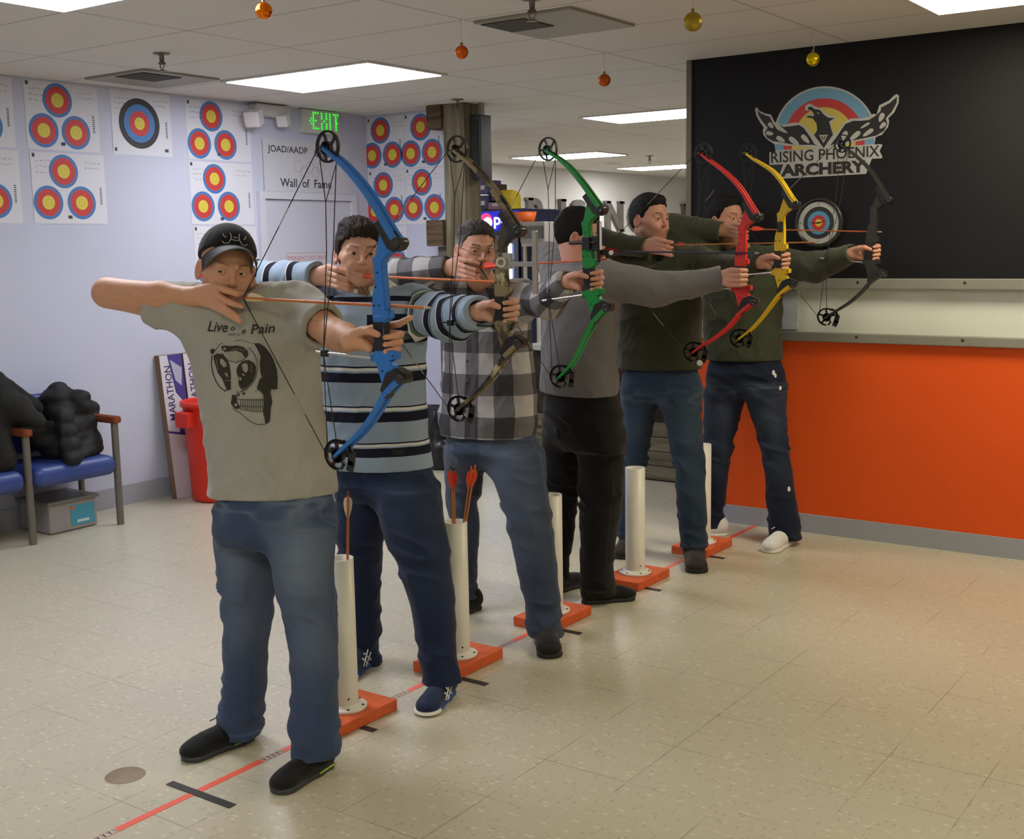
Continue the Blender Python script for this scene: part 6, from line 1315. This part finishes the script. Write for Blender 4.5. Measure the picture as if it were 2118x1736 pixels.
# drinks cooler with a glowing header
q0, q1 = onY(984, 470, 9.0), onY(1072, 470, 9.0); X0, X1 = q0[0], q1[0]
fg = empty('drinks_cooler', ((X0+X1)/2, 9.3, 0), 'dark blue drinks cooler with a glowing blue header and bright door lights', 'cooler'); z1, z2 = onY(1010, 478, 9.0)[2], onY(1010, 438, 9.0)[2]
G().box((X0, 9.02, 0), (X1+.06, 9.6, z2+.02), bev=.01).build('cabinet', [mat('cooler_blue', (18, 26, 62), .4)], fg); hd = G().box((X0+.01, 8.99, z1), (X1, 9.02, z2)).build('header_panel', [mat('header_glow', (20, 24, 150), .5, emit=((16, 22, 190), .32))], fg)
g = G(); text_to(g, 'pepsi', lambda a, b, h=0: A(X0+.22+a, 8.985, z1+.02+b), width=.34, height=.13, bold=.02); disc(g, lambda a, b, h=0: A(X0+.13+a, 8.986, (z1+z2)/2+b), 0, 0, .075, 1); disc(g, lambda a, b, h=0: A(X0+.15+a, 8.984, (z1+z2)/2-.015+b), 0, 0, .052, 0)
g.build('header_lettering', [mat('header_white', (255, 255, 255), .5, emit=((240, 245, 255), .5)), mat('header_pink', (240, 70, 140), .5, emit=((240, 60, 130), .3))], hd)
dr = G().box((X0+.02, 8.995, .12), (X1-.0, 9.019, z1-.04)).build('door', [mat('cooler_door', (24, 30, 58), .15)], fg); g = G(); lx_ = onY(1055, 540, 8.99)[0]
g.box((lx_-.022, 8.97, onY(1055, 582, 8.97)[2]), (lx_+.022, 8.992, onY(1055, 545, 8.97)[2]), bev=.008).box((lx_-.022, 8.97, onY(1055, 538, 8.97)[2]), (lx_+.022, 8.992, onY(1055, 504, 8.97)[2]), bev=.008); g.box((X0+.12, 8.975, .9), (X0+.15, 8.992, z1-.1), bev=.004); g.build('door_light', [mat('door_led', (220, 235, 255), .5, emit=((190, 215, 255), 4))], dr)
tvp, tvq = onY(1076, 503, 8.8), onY(1126, 458, 8.8); tv = G().box((tvp[0], 8.8, tvp[2]), (tvq[0], 9.15, tvq[2]), bev=.01).build('small_television', [mat('tv_silver', (160, 154, 152), .4)]); top(tv, 'small silver-framed dark television below the grey letter R', 'television')
a1, a2 = onY(1080, 494, 8.8), onY(1124, 467, 8.8); G().box((a1[0], 8.79, a1[2]), (a2[0], 8.802, a2[2])).build('screen', [mat('tv_screen', (26, 27, 32), .15)], tv)
st_ = empty('metal_rack', (tvp[0]+.15, 8.9, 0), 'white metal rack under the small television', 'rack'); 
for px in (1086, 1112): qx = onY(px, 540, 8.85)[0]; G().box((qx-.012, 8.84, 0), (qx+.012, 8.865, tvp[2])).build('upright', [mat('rack_white', (196, 190, 184), .5)], st_)
G().box((tvp[0], 8.82, tvp[2]-.03), (tvq[0], 9.16, tvp[2])).build('shelf', [mat('rack_white', (196, 190, 184), .5)], st_)
ot = onY(1082, 454, 8.9); oz = onY(1082, 433, 8.9)[2]; o = G().lathe([(0, 0), (.085, 0), (.105, oz-ot[2]), (.098, oz-ot[2]), (.08, .01), (0, .01)], (ot[0], 8.93, tvq[2]+.002), n=28).build('orange_tub', [mat('orange_tub', (232, 106, 34), .5)]); top(o, 'orange plastic tub on top of the small television', 'tub')
yb, yb2 = onY(1022, 440, 9.2), onY(1066, 402, 9.2); S = SDF().u(boxs(((yb[0]+yb2[0])/2, 9.25, (yb[2]+yb2[2])/2), (.13, .08, .12), .06)); S.disp(lambda P: -.02*(vnoise(P*14, 2)-.5)); V, F = surf(S, (yb[0]-.05, 9.1, yb[2]-.1), (yb2[0]+.05, 9.4, yb2[2]+.1), .012)
o = npmesh('yellow_bag', V, F, [mat('bag_yellow', (218, 190, 44), .6)]); top(o, 'crumpled yellow bag on top of the drinks cooler', 'bag')
k0 = onY(986, 435, 9.1)
for i, (x0, y0, x1, y1, c, n_) in enumerate(((986, 372, 1008, 402, (58, 60, 120), 'blue printed box high on the cooler beside the post'), (986, 404, 1010, 434, (32, 40, 92), 'dark blue carton on the cooler beside the post'), (1010, 418, 1040, 436, (150, 110, 130), 'pink and white snack box on the cooler'), (1006, 380, 1020, 416, (60, 48, 42), 'brown box behind the blue cartons'))):
    p, q = onY(x0, y1, 9.08), onY(x1, y0, 9.08); o = G().box((p[0], 9.08+.03*(i == 3), p[2]), (q[0], 9.3, q[2]), bev=.006).build('snack_box', [mat('box_%d' % i, c, .5)]); top(o, n_, 'box', 'boxes on the drinks cooler')
    G().box((p[0]+.05, 9.072+.03*(i == 3), p[2]+.04), (p[0]+.05+(q[0]-p[0])*.35, 9.081+.03*(i == 3), p[2]+.04+(q[2]-p[2])*.3)).build('box_label', [mat('box_label', (196, 192, 200), .5)], o)
# dark bags by the post
gb = SDF().u(boxs((-5.62, 6.86, .22), (.16, .12, .22), .07)).u(boxs((-5.50, 6.84, .10), (.12, .12, .10), .05), .05); gb.disp(lambda P: -.03*((1-np.abs(2*vnoise(P*A(7, 7, 5), 4)-1))**2-.3)); V, F = surf(gb, (-5.85, 6.7, .004), (-5.3, 7.0, .5), .01); V[:, 2] = np.maximum(V[:, 2], .002); V[:, 1] = np.minimum(V[:, 1], 6.985)
o = npmesh('black_bag', V, F, [mat('bag_black', (24, 24, 30), .35, bump=(30, .3))]); top(o, 'shiny black bag on the floor by the wooden post', 'bag')
